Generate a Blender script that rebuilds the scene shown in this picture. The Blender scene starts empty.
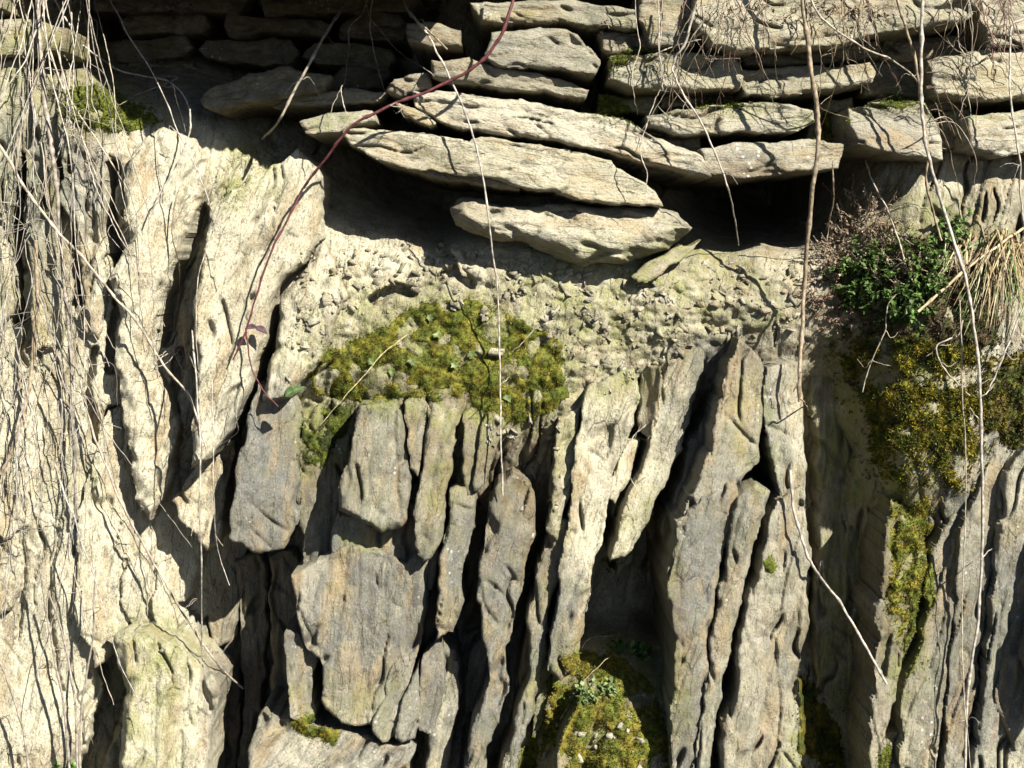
import bpy, math, random
import numpy as np
rng = np.random.default_rng(11)
random.seed(11)
sc = bpy.context.scene
COL = sc.collection

# ------------------------------------------------------------------ camera, sky, sun, exposure
V0 = 250                                    # photo row at eye level (the lens is shifted down to the frame)
CAMY, CAMZ, S = -3.0, 1.5+(384-V0)*.002, 0.002            # 2 mm per photo pixel on the plane y = 0
cam = bpy.data.cameras.new('camera'); cam_o = bpy.data.objects.new('camera', cam); COL.objects.link(cam_o)
cam.sensor_width = 36; cam.shift_y = -(384-V0)/1024; cam.lens = 36*3.0/(1024*S)
cam.clip_start = 0.05; cam.clip_end = 400
cam_o.location = (0, CAMY, CAMZ); cam_o.rotation_euler = (math.pi/2, 0, 0)
sc.camera = cam_o
SUN = np.array((0.50, -0.62, 0.60)); SUN = SUN/np.linalg.norm(SUN)      # towards the sun
world = bpy.data.worlds.new('World'); sc.world = world; world.use_nodes = True
nt = world.node_tree; bg = nt.nodes['Background']
sky = nt.nodes.new('ShaderNodeTexSky'); sky.sky_type = 'NISHITA'; sky.sun_disc = False
sky.air_density = 0.45; sky.dust_density = 0.25; sky.sun_elevation = math.asin(SUN[2]); sky.sun_rotation = math.atan2(SUN[0], SUN[1])
nt.links.new(sky.outputs[0], bg.inputs[0]); bg.inputs[1].default_value = 0.05
sl = bpy.data.lights.new('sun', 'SUN'); sl.energy = 5.0; sl.angle = math.radians(0.53); sl.color = (1.0, 0.95, 0.87)
so = bpy.data.objects.new('sun', sl); COL.objects.link(so); so.location = (3, -4, 6)
from mathutils import Vector
so.rotation_euler = Vector((-SUN[0], -SUN[1], -SUN[2])).to_track_quat('-Z', 'Y').to_euler()
sc.view_settings.view_transform = 'Standard'; sc.view_settings.look = 'None'
sc.view_settings.gamma = 1.0; sc.view_settings.exposure = 1.78

# ------------------------------------------------------------------ pixel + depth -> world (d in cm towards the viewer)
def P(u, v, d):
    u = np.asarray(u, float); v = np.asarray(v, float); d = np.asarray(d, float)*0.01
    k = (3.0-d)/3.0*S
    return np.stack(((u-512)*k, -d, CAMZ+(V0-v)*k), -1)

# ------------------------------------------------------------------ numpy noise
def hsh(i, j, s):
    n = (i.astype(np.int64)*374761393 + j.astype(np.int64)*668265263 + s*974634777) & 0x7fffffff
    n = ((n ^ (n >> 13))*1274126177) & 0x7fffffff
    n = ((n ^ (n >> 16))*1103515245 + 12345) & 0x7fffffff
    return ((n >> 7) & 0xffff)/65535.0
def perlin(x, y, s=0):
    x = np.asarray(x, float); y = np.asarray(y, float)
    i = np.floor(x); j = np.floor(y); fx = x-i; fy = y-j
    a = fx*fx*fx*(fx*(fx*6-15)+10); b = fy*fy*fy*(fy*(fy*6-15)+10)
    def g(di, dj):
        t = hsh(i+di, j+dj, s)*2*np.pi
        return np.cos(t)*(fx-di)+np.sin(t)*(fy-dj)
    return ((g(0,0)*(1-a)+g(1,0)*a)*(1-b)+(g(0,1)*(1-a)+g(1,1)*a)*b)*1.5
def fbm(x, y, s=0, o=4):
    r = 0; a = 1.0; f = 1.0
    for k in range(o):
        r = r+a*perlin(x*f+k*17.3, y*f+k*9.1, s+k); a *= .5; f *= 2.03
    return r/1.7
def worley(x, y, s=0):
    i = np.floor(x); j = np.floor(y)
    f1 = np.full(x.shape, 9.); f2 = np.full(x.shape, 9.)
    r1 = np.zeros(x.shape); r2 = np.zeros(x.shape); r3 = np.zeros(x.shape); ox = np.zeros(x.shape); oy = np.zeros(x.shape)
    for di in (-1, 0, 1):
        for dj in (-1, 0, 1):
            ci = i+di; cj = j+dj
            px = ci+hsh(ci, cj, s+1); py = cj+hsh(ci, cj, s+2)
            dx = x-px; dy = y-py; D = np.sqrt(dx*dx+dy*dy)
            n = D < f1
            f2 = np.where(n, f1, np.minimum(f2, D)); f1 = np.where(n, D, f1)
            r1 = np.where(n, hsh(ci, cj, s+3), r1); r2 = np.where(n, hsh(ci, cj, s+4), r2); r3 = np.where(n, hsh(ci, cj, s+5), r3)
            ox = np.where(n, dx, ox); oy = np.where(n, dy, oy)
    return f1, f2, r1, r2, r3, ox, oy
def sstep(a, b, x):
    t = np.clip((x-a)/(b-a), 0, 1); return t*t*(3-2*t)
def plates(a, b, la, lb, s):
    """cleaved slate: overlapping thin plates, long along a"""
    w = fbm(a/(la*.8), b/(lb*2.2), s+50, 3)
    aa = a/la+.45*w; bb = b/lb+.34*fbm(a/(la*1.1), b/(lb*3), s+60, 3)
    f1, f2, r1, r2, r3, ox, oy = worley(aa, bb, s)
    h = (r1-.5)+(r2-.5)*.8*oy+(r3-.5)*.55*ox
    return h-(.6*np.exp(-((f2-f1)/.07)**2) if lb > 15 else 0)
def facets(x, y, s, tilt=1.0):
    """broken rock: flat faces of random tilt meeting in sharp arrises (upper envelope of planes)"""
    i = np.floor(x); j = np.floor(y); h = np.full(x.shape, -9.)
    for di in (-1, 0, 1):
        for dj in (-1, 0, 1):
            ci = i+di; cj = j+dj; dx = x-ci-hsh(ci, cj, s+1); dy = y-cj-hsh(ci, cj, s+2)
            v = (hsh(ci, cj, s+3)-.5)*.9+tilt*((hsh(ci, cj, s+4)-.5)*dx+(hsh(ci, cj, s+5)-.5)*dy)-1.6*np.maximum(np.sqrt(dx*dx+dy*dy)-.45, 0)
            h = np.maximum(h, v)
    return h
def slate(a, b, s):
    """fractured slate: angular faces, a few cleavage steps, open splits along the cleavage and diagonal breaks"""
    w = 5*fbm(a/140, b/60, s+31, 3); u1 = a+.45*b; u2 = b-.22*a
    h = 1.9*facets(a/120+.002*w, (b+w)/46, s+1)+1.15*facets(u1/58, u2/25, s+3, 1.2)+.72*facets((a-.5*b)/27, (b+.2*a)/13, s+5, 1.3)+.36*facets((a+.3*b)/13, (b-.2*a)/7.5, s+9, 1.3)
    h = h+.95*plates(a, b+w, 170, 24, s)+.42*plates(a, b, 66, 9, s+7)+.14*plates(a, b, 26, 5, s+13)+.06*fbm(a/9, b/6, s+23, 2)
    p1 = perlin(a/150, (b+w)/26+.5*perlin(a/45, b/30, s+44), s+41); m1 = sstep(.05, .3, perlin(a/60, b/38, s+43))
    h = h-3.4*m1*np.clip(1.25-np.abs(p1)/.075, 0, 1)
    p3 = perlin((a+.8*b)/46, (b-.5*a)/120, s+49); m3 = sstep(.32, .55, perlin(a/75, b/60, s+51))
    return h-1.3*m3*np.exp(-(p3/.07)**2)
def crumb(a, b, s):
    """flaky earth and shards"""
    x = a+4*fbm(a/30, b/30, s+3, 3); y = b+4*fbm(a/30, b/30, s+4, 3)
    h = 1.1*facets(x/44, y/30, s+1)+.75*facets((x+.5*y)/19, (y-.3*x)/13, s+2, 1.3)+.5*facets((x-.4*y)/9, (y+.3*x)/6.5, s+3, 1.4)+.22*facets(x/5, y/4.4, s+4, 1.3)
    return h+.6*fbm(a/70, b/70, s+9, 4)
# ------------------------------------------------------------------ global lattice and depth map
ST = 1.6
UG = np.arange(-420, 1446, ST); VG = np.arange(-220, 1136, ST)
DM = np.full((len(VG), len(UG)), -60.0)
def dm(u, v):
    u = np.clip((np.asarray(u, float)-UG[0])/ST, 0, len(UG)-1.01); v = np.clip((np.asarray(v, float)-VG[0])/ST, 0, len(VG)-1.01)
    i = u.astype(int); j = v.astype(int); fu = u-i; fv = v-j
    return (DM[j, i]*(1-fu)+DM[j, i+1]*fu)*(1-fv)+(DM[j+1, i]*(1-fu)+DM[j+1, i+1]*fu)*fv

# ------------------------------------------------------------------ materials
def newmat(name):
    m = bpy.data.materials.new(name); m.use_nodes = True
    n = m.node_tree.nodes; L = m.node_tree.links
    return m, n, L, n['Principled BSDF']
def nd(n, t, **k):
    x = n.new(t)
    for a, b in k.items():
        if a.startswith('i_'): x.inputs[a[2:].replace('_', ' ')].default_value = b
        else: setattr(x, a, b)
    return x
def ramp(n, pts):
    r = n.new('ShaderNodeValToRGB'); e = r.color_ramp.elements
    while len(e) < len(pts): e.new(.5)
    for k, (p, c) in enumerate(pts):
        e[k].position = p; e[k].color = (c, c, c, 1) if not isinstance(c, tuple) else (*c, 1)
    return r
def mixc(n, L, fac, a, b, mode='MIX'):
    m = n.new('ShaderNodeMix'); m.data_type = 'RGBA'; m.blend_type = mode
    for sock, val in ((m.inputs[0], fac), (m.inputs[6], a), (m.inputs[7], b)):
        if hasattr(val, 'is_linked') or hasattr(val, 'links'): L.new(val, sock)
        elif isinstance(val, tuple): sock.default_value = (*val, 1)
        else: sock.default_value = val
    return m.outputs[2]
def rock_material(name, cream, grey, dark, rough=.82):
    m, n, L, bs = newmat(name)
    at = nd(n, 'ShaderNodeAttribute', attribute_name='st'); ti = nd(n, 'ShaderNodeAttribute', attribute_name='tint')
    sep = n.new('ShaderNodeSeparateColor'); L.new(ti.outputs['Color'], sep.inputs[0])
    geo = n.new('ShaderNodeNewGeometry')
    def noise(vec, scale, detail=6, rough=.6, sc3=None):
        if sc3:
            mp = nd(n, 'ShaderNodeMapping'); mp.inputs['Scale'].default_value = sc3; L.new(vec, mp.inputs[0]); vec = mp.outputs[0]
        t = nd(n, 'ShaderNodeTexNoise'); t.inputs['Scale'].default_value = scale; t.inputs['Detail'].default_value = detail
        t.inputs['Roughness'].default_value = rough; L.new(vec, t.inputs['Vector']); return t.outputs['Fac']
    st = at.outputs['Vector']; pos = geo.outputs['Position']
    streak = noise(st, 9, 6, .64, (1.3, 6, 6))
    broad = noise(pos, 5.5, 4, .6)
    fine = noise(st, 60, 5, .72, (1.1, 3.4, 3.4))
    grain = noise(pos, 260, 3, .7)
    r1 = ramp(n, ((.42, 0.0), (.56, 1.0))); L.new(broad, r1.inputs[0])
    r2 = ramp(n, ((.38, 0.0), (.58, 1.0))); L.new(streak, r2.inputs[0])
    g1 = n.new('ShaderNodeMath'); g1.operation = 'MULTIPLY'; L.new(r1.outputs[0], g1.inputs[0]); L.new(r2.outputs[0], g1.inputs[1])
    g2 = n.new('ShaderNodeMath'); g2.operation = 'MULTIPLY_ADD'; g2.use_clamp = True
    L.new(sep.outputs[1], g2.inputs[0]); g2.inputs[1].default_value = 0.85
    g3 = n.new('ShaderNodeMath'); g3.operation = 'MULTIPLY'; L.new(g1.outputs[0], g3.inputs[0]); g3.inputs[1].default_value = .6
    L.new(g3.outputs[0], g2.inputs[2])
    c = mixc(n, L, g2.outputs[0], cream, grey)
    # iron staining along the cleavage
    och = noise(st, 4, 4, .65, (1.4, 5, 5)); ro = ramp(n, ((.49, 0.0), (.66, .7))); L.new(och, ro.inputs[0])
    c = mixc(n, L, ro.outputs[0], c, (.24, .17, .085))
    # thin dark mineral streaks and specks
    rf = ramp(n, ((.34, .8), (.46, 0.0))); L.new(fine, rf.inputs[0]); c = mixc(n, L, rf.outputs[0], c, dark)
    rg = ramp(n, ((.33, .45), (.46, 0.0))); L.new(grain, rg.inputs[0]); c = mixc(n, L, rg.outputs[0], c, dark)
    rp = ramp(n, ((.55, 0.0), (.75, .35))); L.new(grain, rp.inputs[0]); c = mixc(n, L, rp.outputs[0], c, (.47, .44, .35))
    # grime and dark crust lichen in ragged patches
    gn = noise(pos, 13, 6, .78); rgm = ramp(n, ((.51, 0.0), (.60, .62))); L.new(gn, rgm.inputs[0])
    gm = n.new('ShaderNodeMath'); gm.operation = 'MULTIPLY'; L.new(rgm.outputs[0], gm.inputs[0]); rgg = ramp(n, ((.40, 1.0), (.58, .15))); L.new(grain, rgg.inputs[0]); L.new(rgg.outputs[0], gm.inputs[1])
    c = mixc(n, L, gm.outputs[0], c, (.085, .072, .048))
    # hairline fractures
    wn = nd(n, 'ShaderNodeVectorMath', operation='MULTIPLY_ADD'); nz = nd(n, 'ShaderNodeTexNoise'); nz.inputs['Scale'].default_value = 14; nz.inputs['Detail'].default_value = 2; L.new(st, nz.inputs['Vector'])
    L.new(nz.outputs['Color'], wn.inputs[0]); wn.inputs[1].default_value = (.09, .035, .035); L.new(st, wn.inputs[2])
    mpc = nd(n, 'ShaderNodeMapping'); mpc.inputs['Scale'].default_value = (4.5, 24, 24); L.new(wn.outputs[0], mpc.inputs[0])
    vc = nd(n, 'ShaderNodeTexVoronoi'); vc.feature = 'DISTANCE_TO_EDGE'; vc.voronoi_dimensions = '2D'; vc.inputs['Scale'].default_value = 1.6; L.new(mpc.outputs[0], vc.inputs['Vector'])
    rc = ramp(n, ((.0, 0.0), (.05, 1.0))); L.new(vc.outputs['Distance'], rc.inputs[0])
    inv = n.new('ShaderNodeMath'); inv.operation = 'SUBTRACT'; inv.inputs[0].default_value = 1; L.new(rc.outputs[0], inv.inputs[1])
    cmk = ramp(n, ((.47, 0.0), (.60, .6))); L.new(gn, cmk.inputs[0]); cf = n.new('ShaderNodeMath'); cf.operation = 'MULTIPLY'; L.new(inv.outputs[0], cf.inputs[0]); L.new(cmk.outputs[0], cf.inputs[1])
    c = mixc(n, L, cf.outputs[0], c, (.07, .058, .04))
    # soil / humus, also carries the shade painted into the hollows
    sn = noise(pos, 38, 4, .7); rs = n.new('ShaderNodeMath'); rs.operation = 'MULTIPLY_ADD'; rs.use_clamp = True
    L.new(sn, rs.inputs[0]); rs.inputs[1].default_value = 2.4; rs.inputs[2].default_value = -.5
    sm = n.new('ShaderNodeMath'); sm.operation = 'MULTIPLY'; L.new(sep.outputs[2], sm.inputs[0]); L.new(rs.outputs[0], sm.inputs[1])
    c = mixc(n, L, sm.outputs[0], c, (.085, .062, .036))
    # algae and thin moss film
    mn = noise(pos, 22, 5, .75); rm = n.new('ShaderNodeMath'); rm.operation = 'MULTIPLY_ADD'; rm.use_clamp = True
    L.new(mn, rm.inputs[0]); rm.inputs[1].default_value = 3.0; rm.inputs[2].default_value = -1.05
    mm = n.new('ShaderNodeMath'); mm.operation = 'MULTIPLY'; L.new(sep.outputs[0], mm.inputs[0]); L.new(rm.outputs[0], mm.inputs[1])
    mcol = mixc(n, L, noise(pos, 60, 3, .6), (.11, .125, .02), (.21, .21, .075))
    c = mixc(n, L, mm.outputs[0], c, mcol)
    # pale crust lichen
    vo = nd(n, 'ShaderNodeTexVoronoi'); vo.inputs['Scale'].default_value = 75; L.new(pos, vo.inputs['Vector'])
    lr = ramp(n, ((.10, 1.0), (.26, 0.0))); L.new(vo.outputs['Distance'], lr.inputs[0])
    ln = noise(pos, 7, 4, .6); lq = ramp(n, ((.58, 0.0), (.68, .75))); L.new(ln, lq.inputs[0])
    lm = n.new('ShaderNodeMath'); lm.operation = 'MULTIPLY'; L.new(lr.outputs[0], lm.inputs[0]); L.new(lq.outputs[0], lm.inputs[1])
    c = mixc(n, L, lm.outputs[0], c, (.52, .53, .49))
    L.new(c, bs.inputs['Base Color']); bs.inputs['Roughness'].default_value = rough
    bs.inputs['Specular IOR Level'].default_value = .3
    b1 = nd(n, 'ShaderNodeBump'); b1.inputs['Strength'].default_value = .75; b1.inputs['Distance'].default_value = .009; L.new(fine, b1.inputs['Height'])
    b2 = nd(n, 'ShaderNodeBump'); b2.inputs['Strength'].default_value = .6; b2.inputs['Distance'].default_value = .004; L.new(grain, b2.inputs['Height'])
    b0 = nd(n, 'ShaderNodeBump'); b0.inputs['Strength'].default_value = .3; b0.inputs['Distance'].default_value = .014; L.new(streak, b0.inputs['Height'])
    b3 = nd(n, 'ShaderNodeBump', invert=True); b3.inputs['Strength'].default_value = .9; b3.inputs['Distance'].default_value = .006; L.new(cf.outputs[0], b3.inputs['Height']); L.new(b0.outputs[0], b3.inputs['Normal']); L.new(b3.outputs[0], b1.inputs['Normal']); L.new(b1.outputs[0], b2.inputs['Normal']); L.new(b2.outputs[0], bs.inputs['Normal'])
    return m
M_ROCK = rock_material('weathered_slate', (.385, .357, .262), (.108, .108, .099), (.06, .05, .035))
M_STONE = rock_material('wall_slate', (.315, .292, .218), (.125, .122, .106), (.05, .042, .029))
def plant_material(name, rough=.6, trans=.0, bump=None):
    m, n, L, bs = newmat(name)
    ti = nd(n, 'ShaderNodeAttribute', attribute_name='tint')
    no = nd(n, 'ShaderNodeTexNoise'); no.inputs['Scale'].default_value = 90; no.inputs['Detail'].default_value = 5
    geo = n.new('ShaderNodeNewGeometry'); L.new(geo.outputs['Position'], no.inputs['Vector'])
    r = ramp(n, ((.32, .38), (.68, 1.35))); L.new(no.outputs['Fac'], r.inputs[0])
    c = mixc(n, L, 1.0, ti.outputs['Color'], r.outputs[0], 'MULTIPLY')
    L.new(c, bs.inputs['Base Color']); bs.inputs['Roughness'].default_value = rough
    bs.inputs['Specular IOR Level'].default_value = .25
    if trans:
        tr = n.new('ShaderNodeBsdfTranslucent'); L.new(c, tr.inputs[0]); mx = n.new('ShaderNodeMixShader'); mx.inputs[0].default_value = trans
        out = n['Material Output']; L.new(bs.outputs[0], mx.inputs[1]); L.new(tr.outputs[0], mx.inputs[2]); L.new(mx.outputs[0], out.inputs[0])
    if bump:
        b = nd(n, 'ShaderNodeBump'); b.inputs['Strength'].default_value = bump; b.inputs['Distance'].default_value = .003
        L.new(no.outputs['Fac'], b.inputs['Height']); L.new(b.outputs[0], bs.inputs['Normal'])
    return m
M_MOSS = plant_material('moss', .8, .25); M_LEAF = plant_material('leaf', .5, .3); M_STEM = plant_material('dry_stem', .6, 0, .5)
M_SOIL = plant_material('soil', .95, 0, .8)

# ------------------------------------------------------------------ mesh building
def mesh_np(name, V, F, mat, tint=None, st=None, smooth=True, parent=None):
    me = bpy.data.meshes.new(name); V = np.asarray(V, np.float32); F = np.asarray(F, np.int32); k = F.shape[1]
    me.vertices.add(len(V)); me.vertices.foreach_set('co', V.ravel())
    me.loops.add(F.size); me.loops.foreach_set('vertex_index', F.ravel())
    me.polygons.add(len(F)); me.polygons.foreach_set('loop_start', np.arange(len(F), dtype=np.int32)*k)
    if smooth: me.polygons.foreach_set('use_smooth', np.ones(len(F), bool))
    if tint is not None:
        a = me.attributes.new('tint', 'FLOAT_COLOR', 'POINT'); T = np.ones((len(V), 4), np.float32); T[:, :3] = tint
        a.data.foreach_set('color', T.ravel())
    if st is not None:
        a = me.attributes.new('st', 'FLOAT_VECTOR', 'POINT'); a.data.foreach_set('vector', np.asarray(st, np.float32).ravel())
    me.update(calc_edges=True); me.validate()
    me.materials.append(mat)
    o = bpy.data.objects.new(name, me); COL.objects.link(o)
    if parent is not None: o.parent = parent
    return o
def tag(o, label=None, cat=None, group=None, kind=None):
    for k, v in (('label', label), ('category', cat), ('group', group), ('kind', kind)):
        if v: o[k] = v
    return o
def empty(name, loc=(0, 0, 0)):
    o = bpy.data.objects.new(name, None); COL.objects.link(o); o.location = loc; return o

def poly_sdf(U, V, poly):
    p = np.asarray(poly, float); q = np.roll(p, -1, 0); D = np.full(U.shape, 1e9); ins = np.zeros(U.shape, bool)
    for (x0, y0), (x1, y1) in zip(p, q):
        ex, ey = x1-x0, y1-y0; t = np.clip(((U-x0)*ex+(V-y0)*ey)/(ex*ex+ey*ey+1e-9), 0, 1)
        D = np.minimum(D, (U-x0-t*ex)**2+(V-y0-t*ey)**2)
        c = ((y0 > V) != (y1 > V)); xs = x0+(V-y0)/(y1-y0+1e-12)*ex
        ins ^= c & (U < xs)
    return np.where(ins, 1, -1)*np.sqrt(D)

# rock tint: (green film, grey slate, humus that also paints shade into cavities) blobs in photo pixels
BLOB_G = [(95,105,45,32,1.),(250,170,35,40,.85),(150,115,30,14,.6),(440,350,140,70,1.),(560,330,90,60,.75),(610,290,120,50,.9),(690,270,70,40,.8),(600,360,60,50,.7),(740,300,60,40,.6),(150,660,45,50,1.),(140,740,40,40,.8),
  (170,730,30,60,.5),(880,430,70,120,1.),(840,640,25,140,.9),(610,700,75,70,1.),(650,560,30,70,.5),(500,415,60,30,.8),(320,430,30,50,.8),(920,250,80,60,.8),
  (30,60,50,60,.6),(20,250,50,140,.35),(70,480,30,30,.5),(750,420,25,50,.5),(760,460,20,30,.6),(330,700,60,25,.6),(905,620,20,100,.8),(640,105,45,16,.9),(740,108,40,10,.6),
  (820,128,25,20,.8),(890,100,50,10,.8),(970,112,50,12,.7),(330,122,30,12,.8),(980,80,60,30,.4),(560,450,20,120,.35),(445,470,20,60,.4),(365,535,25,15,.9),(820,760,40,60,.8),(610,110,30,12,.7)]
BLOB_N = [(265,480,50,110,.9),(250,640,50,110,.8),(390,620,110,130,.95),(380,460,60,80,.6),(470,600,70,170,.75),(700,560,60,200,.9),(735,430,50,120,.85),(780,640,50,150,.5),(540,640,50,150,.55),(440,560,60,90,.6),
  (960,620,100,170,.85),(700,640,25,60,.8),(40,180,45,90,.7),(80,220,50,120,.35),(190,300,40,70,.35),(840,500,40,160,.3),(300,740,120,40,.4),(700,40,330,60,.3),(590,240,100,30,.2),
  (120,480,70,20,.4),(640,430,30,60,.3),(900,130,40,30,.5),(1000,600,60,200,.5)]
BLOB_S = [(440,350,120,55,.9),(520,450,50,70,.9),(540,520,30,80,.6),(700,280,90,50,.6),(480,300,110,40,.45),(600,330,90,60,.4),(440,470,60,70,.35),(760,330,50,40,.4),(880,330,90,110,.9),(610,710,70,70,.9),(330,450,40,60,.6),(180,60,180,60,.8),(420,200,100,50,.5),
  (760,210,80,50,.8),(860,600,50,200,.4),(900,560,30,120,.6),(300,240,20,20,.3),(265,300,40,60,.35),(850,220,120,40,.7),(1000,230,60,60,.6),(660,620,30,90,.7),(250,640,50,130,.35)]
def blobs(u, v, L, s):
    r = np.zeros(np.shape(u)); w = 1+.55*fbm(u/38, v/38, s, 3)
    for x, y, a, b, k in L:
        q = ((u-x)/a)**2+((v-y)/b)**2
        r = np.maximum(r, k*np.clip(1.35-q*w*.9, 0, 1))
    return r
# parts of the rock bleached to a clean cream
BLOB_W = [(70,560,150,260,.75),(40,400,70,100,.5),(160,240,60,130,.8),(250,270,60,130,.7),(390,255,120,50,.9),(600,480,50,150,.7),(660,430,35,110,.6),(330,330,50,60,.8),(600,300,150,60,.5),(380,470,30,60,.3),(580,235,110,30,.5),(170,480,40,60,.6),(520,170,170,30,.3)]
def _tint(u, v):
    return np.stack((.16+.84*blobs(u, v, BLOB_G, 301), np.clip(blobs(u, v, BLOB_N, 302), 0, 1)-blobs(u, v, BLOB_W, 304), blobs(u, v, BLOB_S, 303)), -1)
_tu, _tv = np.arange(-440, 1472, 4.), np.arange(-260, 1160, 4.)
TINT = _tint(*np.meshgrid(_tu, _tv))
def rock_tint(u, v):
    a = np.clip((u+440)/4, 0, len(_tu)-1.01); b = np.clip((v+260)/4, 0, len(_tv)-1.01); i = a.astype(int); j = b.astype(int); a = (a-i)[..., None]; b = (b-j)[..., None]
    return (TINT[j, i]*(1-a)+TINT[j, i+1]*a)*(1-b)+(TINT[j+1, i]*(1-a)+TINT[j+1, i+1]*a)*b
def st_coords(u, v, d, ang, s):
    c, n = math.cos(math.radians(ang)), math.sin(math.radians(ang)); off = (s*0.37) % 7
    return np.stack(((u*c+v*n)*S+off, (-u*n+v*c)*S+off*1.7, d*.01), -1)

SEED = [100]
def relief(name, poly, D=5., tx=0., tv=0., back=-48., ang=105, amp=1.0, cr=0.0, bevel=(2.4, .7), rag=4.5, parent=None, mat=None, tadd=(0, 0, 0), pts=None, dome=0., step=1.6, fs=1.0):
    """one piece of rock: outline in photo pixels, front at depth D (cm) tilted tx across and tv downwards, solid back to `back`"""
    SEED[0] += 31; s = SEED[0]
    p = np.asarray(poly, float); lo = p.min(0)-8; hi = p.max(0)+8
    lo = np.floor((lo-UG[0])/ST)*ST+UG[0]; hi = np.ceil((hi-UG[0])/ST)*ST+UG[0]
    us = np.arange(lo[0], hi[0]+1, step); vs = np.arange(lo[1], hi[1]+1, step)
    U, V = np.meshgrid(us, vs)
    c, n = math.cos(math.radians(ang)), math.sin(math.radians(ang))
    A = U*c+V*n; B = -U*n+V*c
    ww = rag*1.1*fbm(A/48, B/24, s+70, 3); wb = rag*1.9*facets(A/22, B/12, s+75, 1.4)+rag*.4*facets(A/9, B/9, s+76, 1.2)
    wl = rag*.8*fbm(A/30, B/16, s+78, 3)
    sd = poly_sdf(U+n*(ww+.5*wb)+c*wl, V-c*(ww+.5*wb)+n*wl, poly)+rag*.15*fbm(U/6, V/6, s+72, 2)
    w, h = (p.max(0)-p.min(0)); cx, cy = (p.max(0)+p.min(0))/2
    d = D+tx*(U-cx)/w+tv*(V-cy)/h
    if pts:
        for (x, y, rx, ry, k) in pts: d = d+k*np.exp(-((U-x)/rx)**2-((V-y)/ry)**2)
    if dome: d = d+dome*(np.sqrt(np.clip(sd/(min(w, h)*.5), 0, 1))-1)
    rel = 0
    if cr < 1: rel = rel+(1-cr)*slate(A*fs, B*fs, s)
    if cr > 0: rel = rel+cr*crumb(A, B, s)
    rp_ = np.pad(rel, 1, 'edge'); rel = .5*rel+.125*(rp_[:-2, 1:-1]+rp_[2:, 1:-1]+rp_[1:-1, :-2]+rp_[1:-1, 2:])
    d = d+amp*rel*np.clip(.45+sd/8, 0, 1)
    r, drop = bevel
    e = np.clip(1-sd/(r*np.clip(1+1.6*fbm(A/26, B/12, s+77, 3), .25, 2.5)), 0, 1); d = d-drop*e*e
    ins = sd > 0
    # snap lattice points just outside onto the outline
    gy, gx = np.gradient(sd, step); gl = np.sqrt(gx*gx+gy*gy)+1e-6
    mv = np.where(~ins, np.clip(-sd, 0, step*1.2), 0); Us = U+gx/gl*mv; Vs = V+gy/gl*mv
    cell = ins[:-1, :-1] | ins[1:, :-1] | ins[:-1, 1:] | ins[1:, 1:]
    idx = np.arange(U.size).reshape(U.shape)
    q = np.stack((idx[:-1, :-1][cell], idx[1:, :-1][cell], idx[1:, 1:][cell], idx[:-1, 1:][cell]), -1)
    if not len(q): return None
    X = P(Us.ravel(), Vs.ravel(), d.ravel())
    # boundary edges -> side walls
    e = np.concatenate([q[:, [k, (k+1) % 4]] for k in range(4)]); key = np.sort(e, 1); kk = key[:, 0].astype(np.int64)*U.size+key[:, 1]
    un, inv, cnt = np.unique(kk, return_inverse=True, return_counts=True); be = e[cnt[inv] == 1]
    bv = np.unique(be); mp = np.full(U.size, -1); mp[bv] = np.arange(len(bv))
    tint = rock_tint(Us.ravel(), Vs.ravel())
    st = st_coords(Us.ravel(), Vs.ravel(), d.ravel(), ang, s)
    VS = [X]; TS = [tint]; SS = [st]; Fq = [q]; prev = bv; base = U.size
    fd = d.ravel()[bv]
    for k, f in enumerate((.12, .4, 1.0)):
        dd = fd+(back-fd)*f; jit = fbm(dd/3+k, Us.ravel()[bv]/9+Vs.ravel()[bv]/9, s+5, 2)*(.003 if f < 1 else 0)
        Y = X[bv].copy(); Y[:, 1] = -dd*.01; Y[:, 0] += jit; Y[:, 2] += jit
        new = base+np.arange(len(bv)); base += len(bv)
        VS.append(Y); TS.append(tint[bv]); s2 = st[bv].copy(); s2[:, 2] = dd*.01; SS.append(s2)
        cur = np.full(U.size, -1); cur[bv] = new
        pr = np.full(U.size, -1); pr[bv] = prev
        Fq.append(np.stack((be[:, 1]*0+pr[be[:, 1]], pr[be[:, 0]], cur[be[:, 0]], cur[be[:, 1]]), -1)); prev = new
    Vv = np.concatenate(VS); F = np.concatenate(Fq); T = np.clip(np.concatenate(TS)+np.array(tadd), -1, 1); SS = np.concatenate(SS)
    used = np.unique(F); rm = np.full(len(Vv), -1); rm[used] = np.arange(len(used))
    o = mesh_np(name, Vv[used], rm[F], mat or M_ROCK, T[used], SS[used], False, parent)
    if step == ST:                                # update depth map
        i0 = int((us[0]-UG[0])/ST); j0 = int((vs[0]-VG[0])/ST)
        a0, b0 = max(i0, 0), max(j0, 0); a1, b1 = min(i0+len(us), len(UG)), min(j0+len(vs), len(VG))
        sub = DM[b0:b1, a0:a1]; dd = np.where(ins, d, -99)[b0-j0:b1-j0, a0-i0:a1-i0]
        np.maximum(sub, dd, out=sub)
    return o

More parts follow.
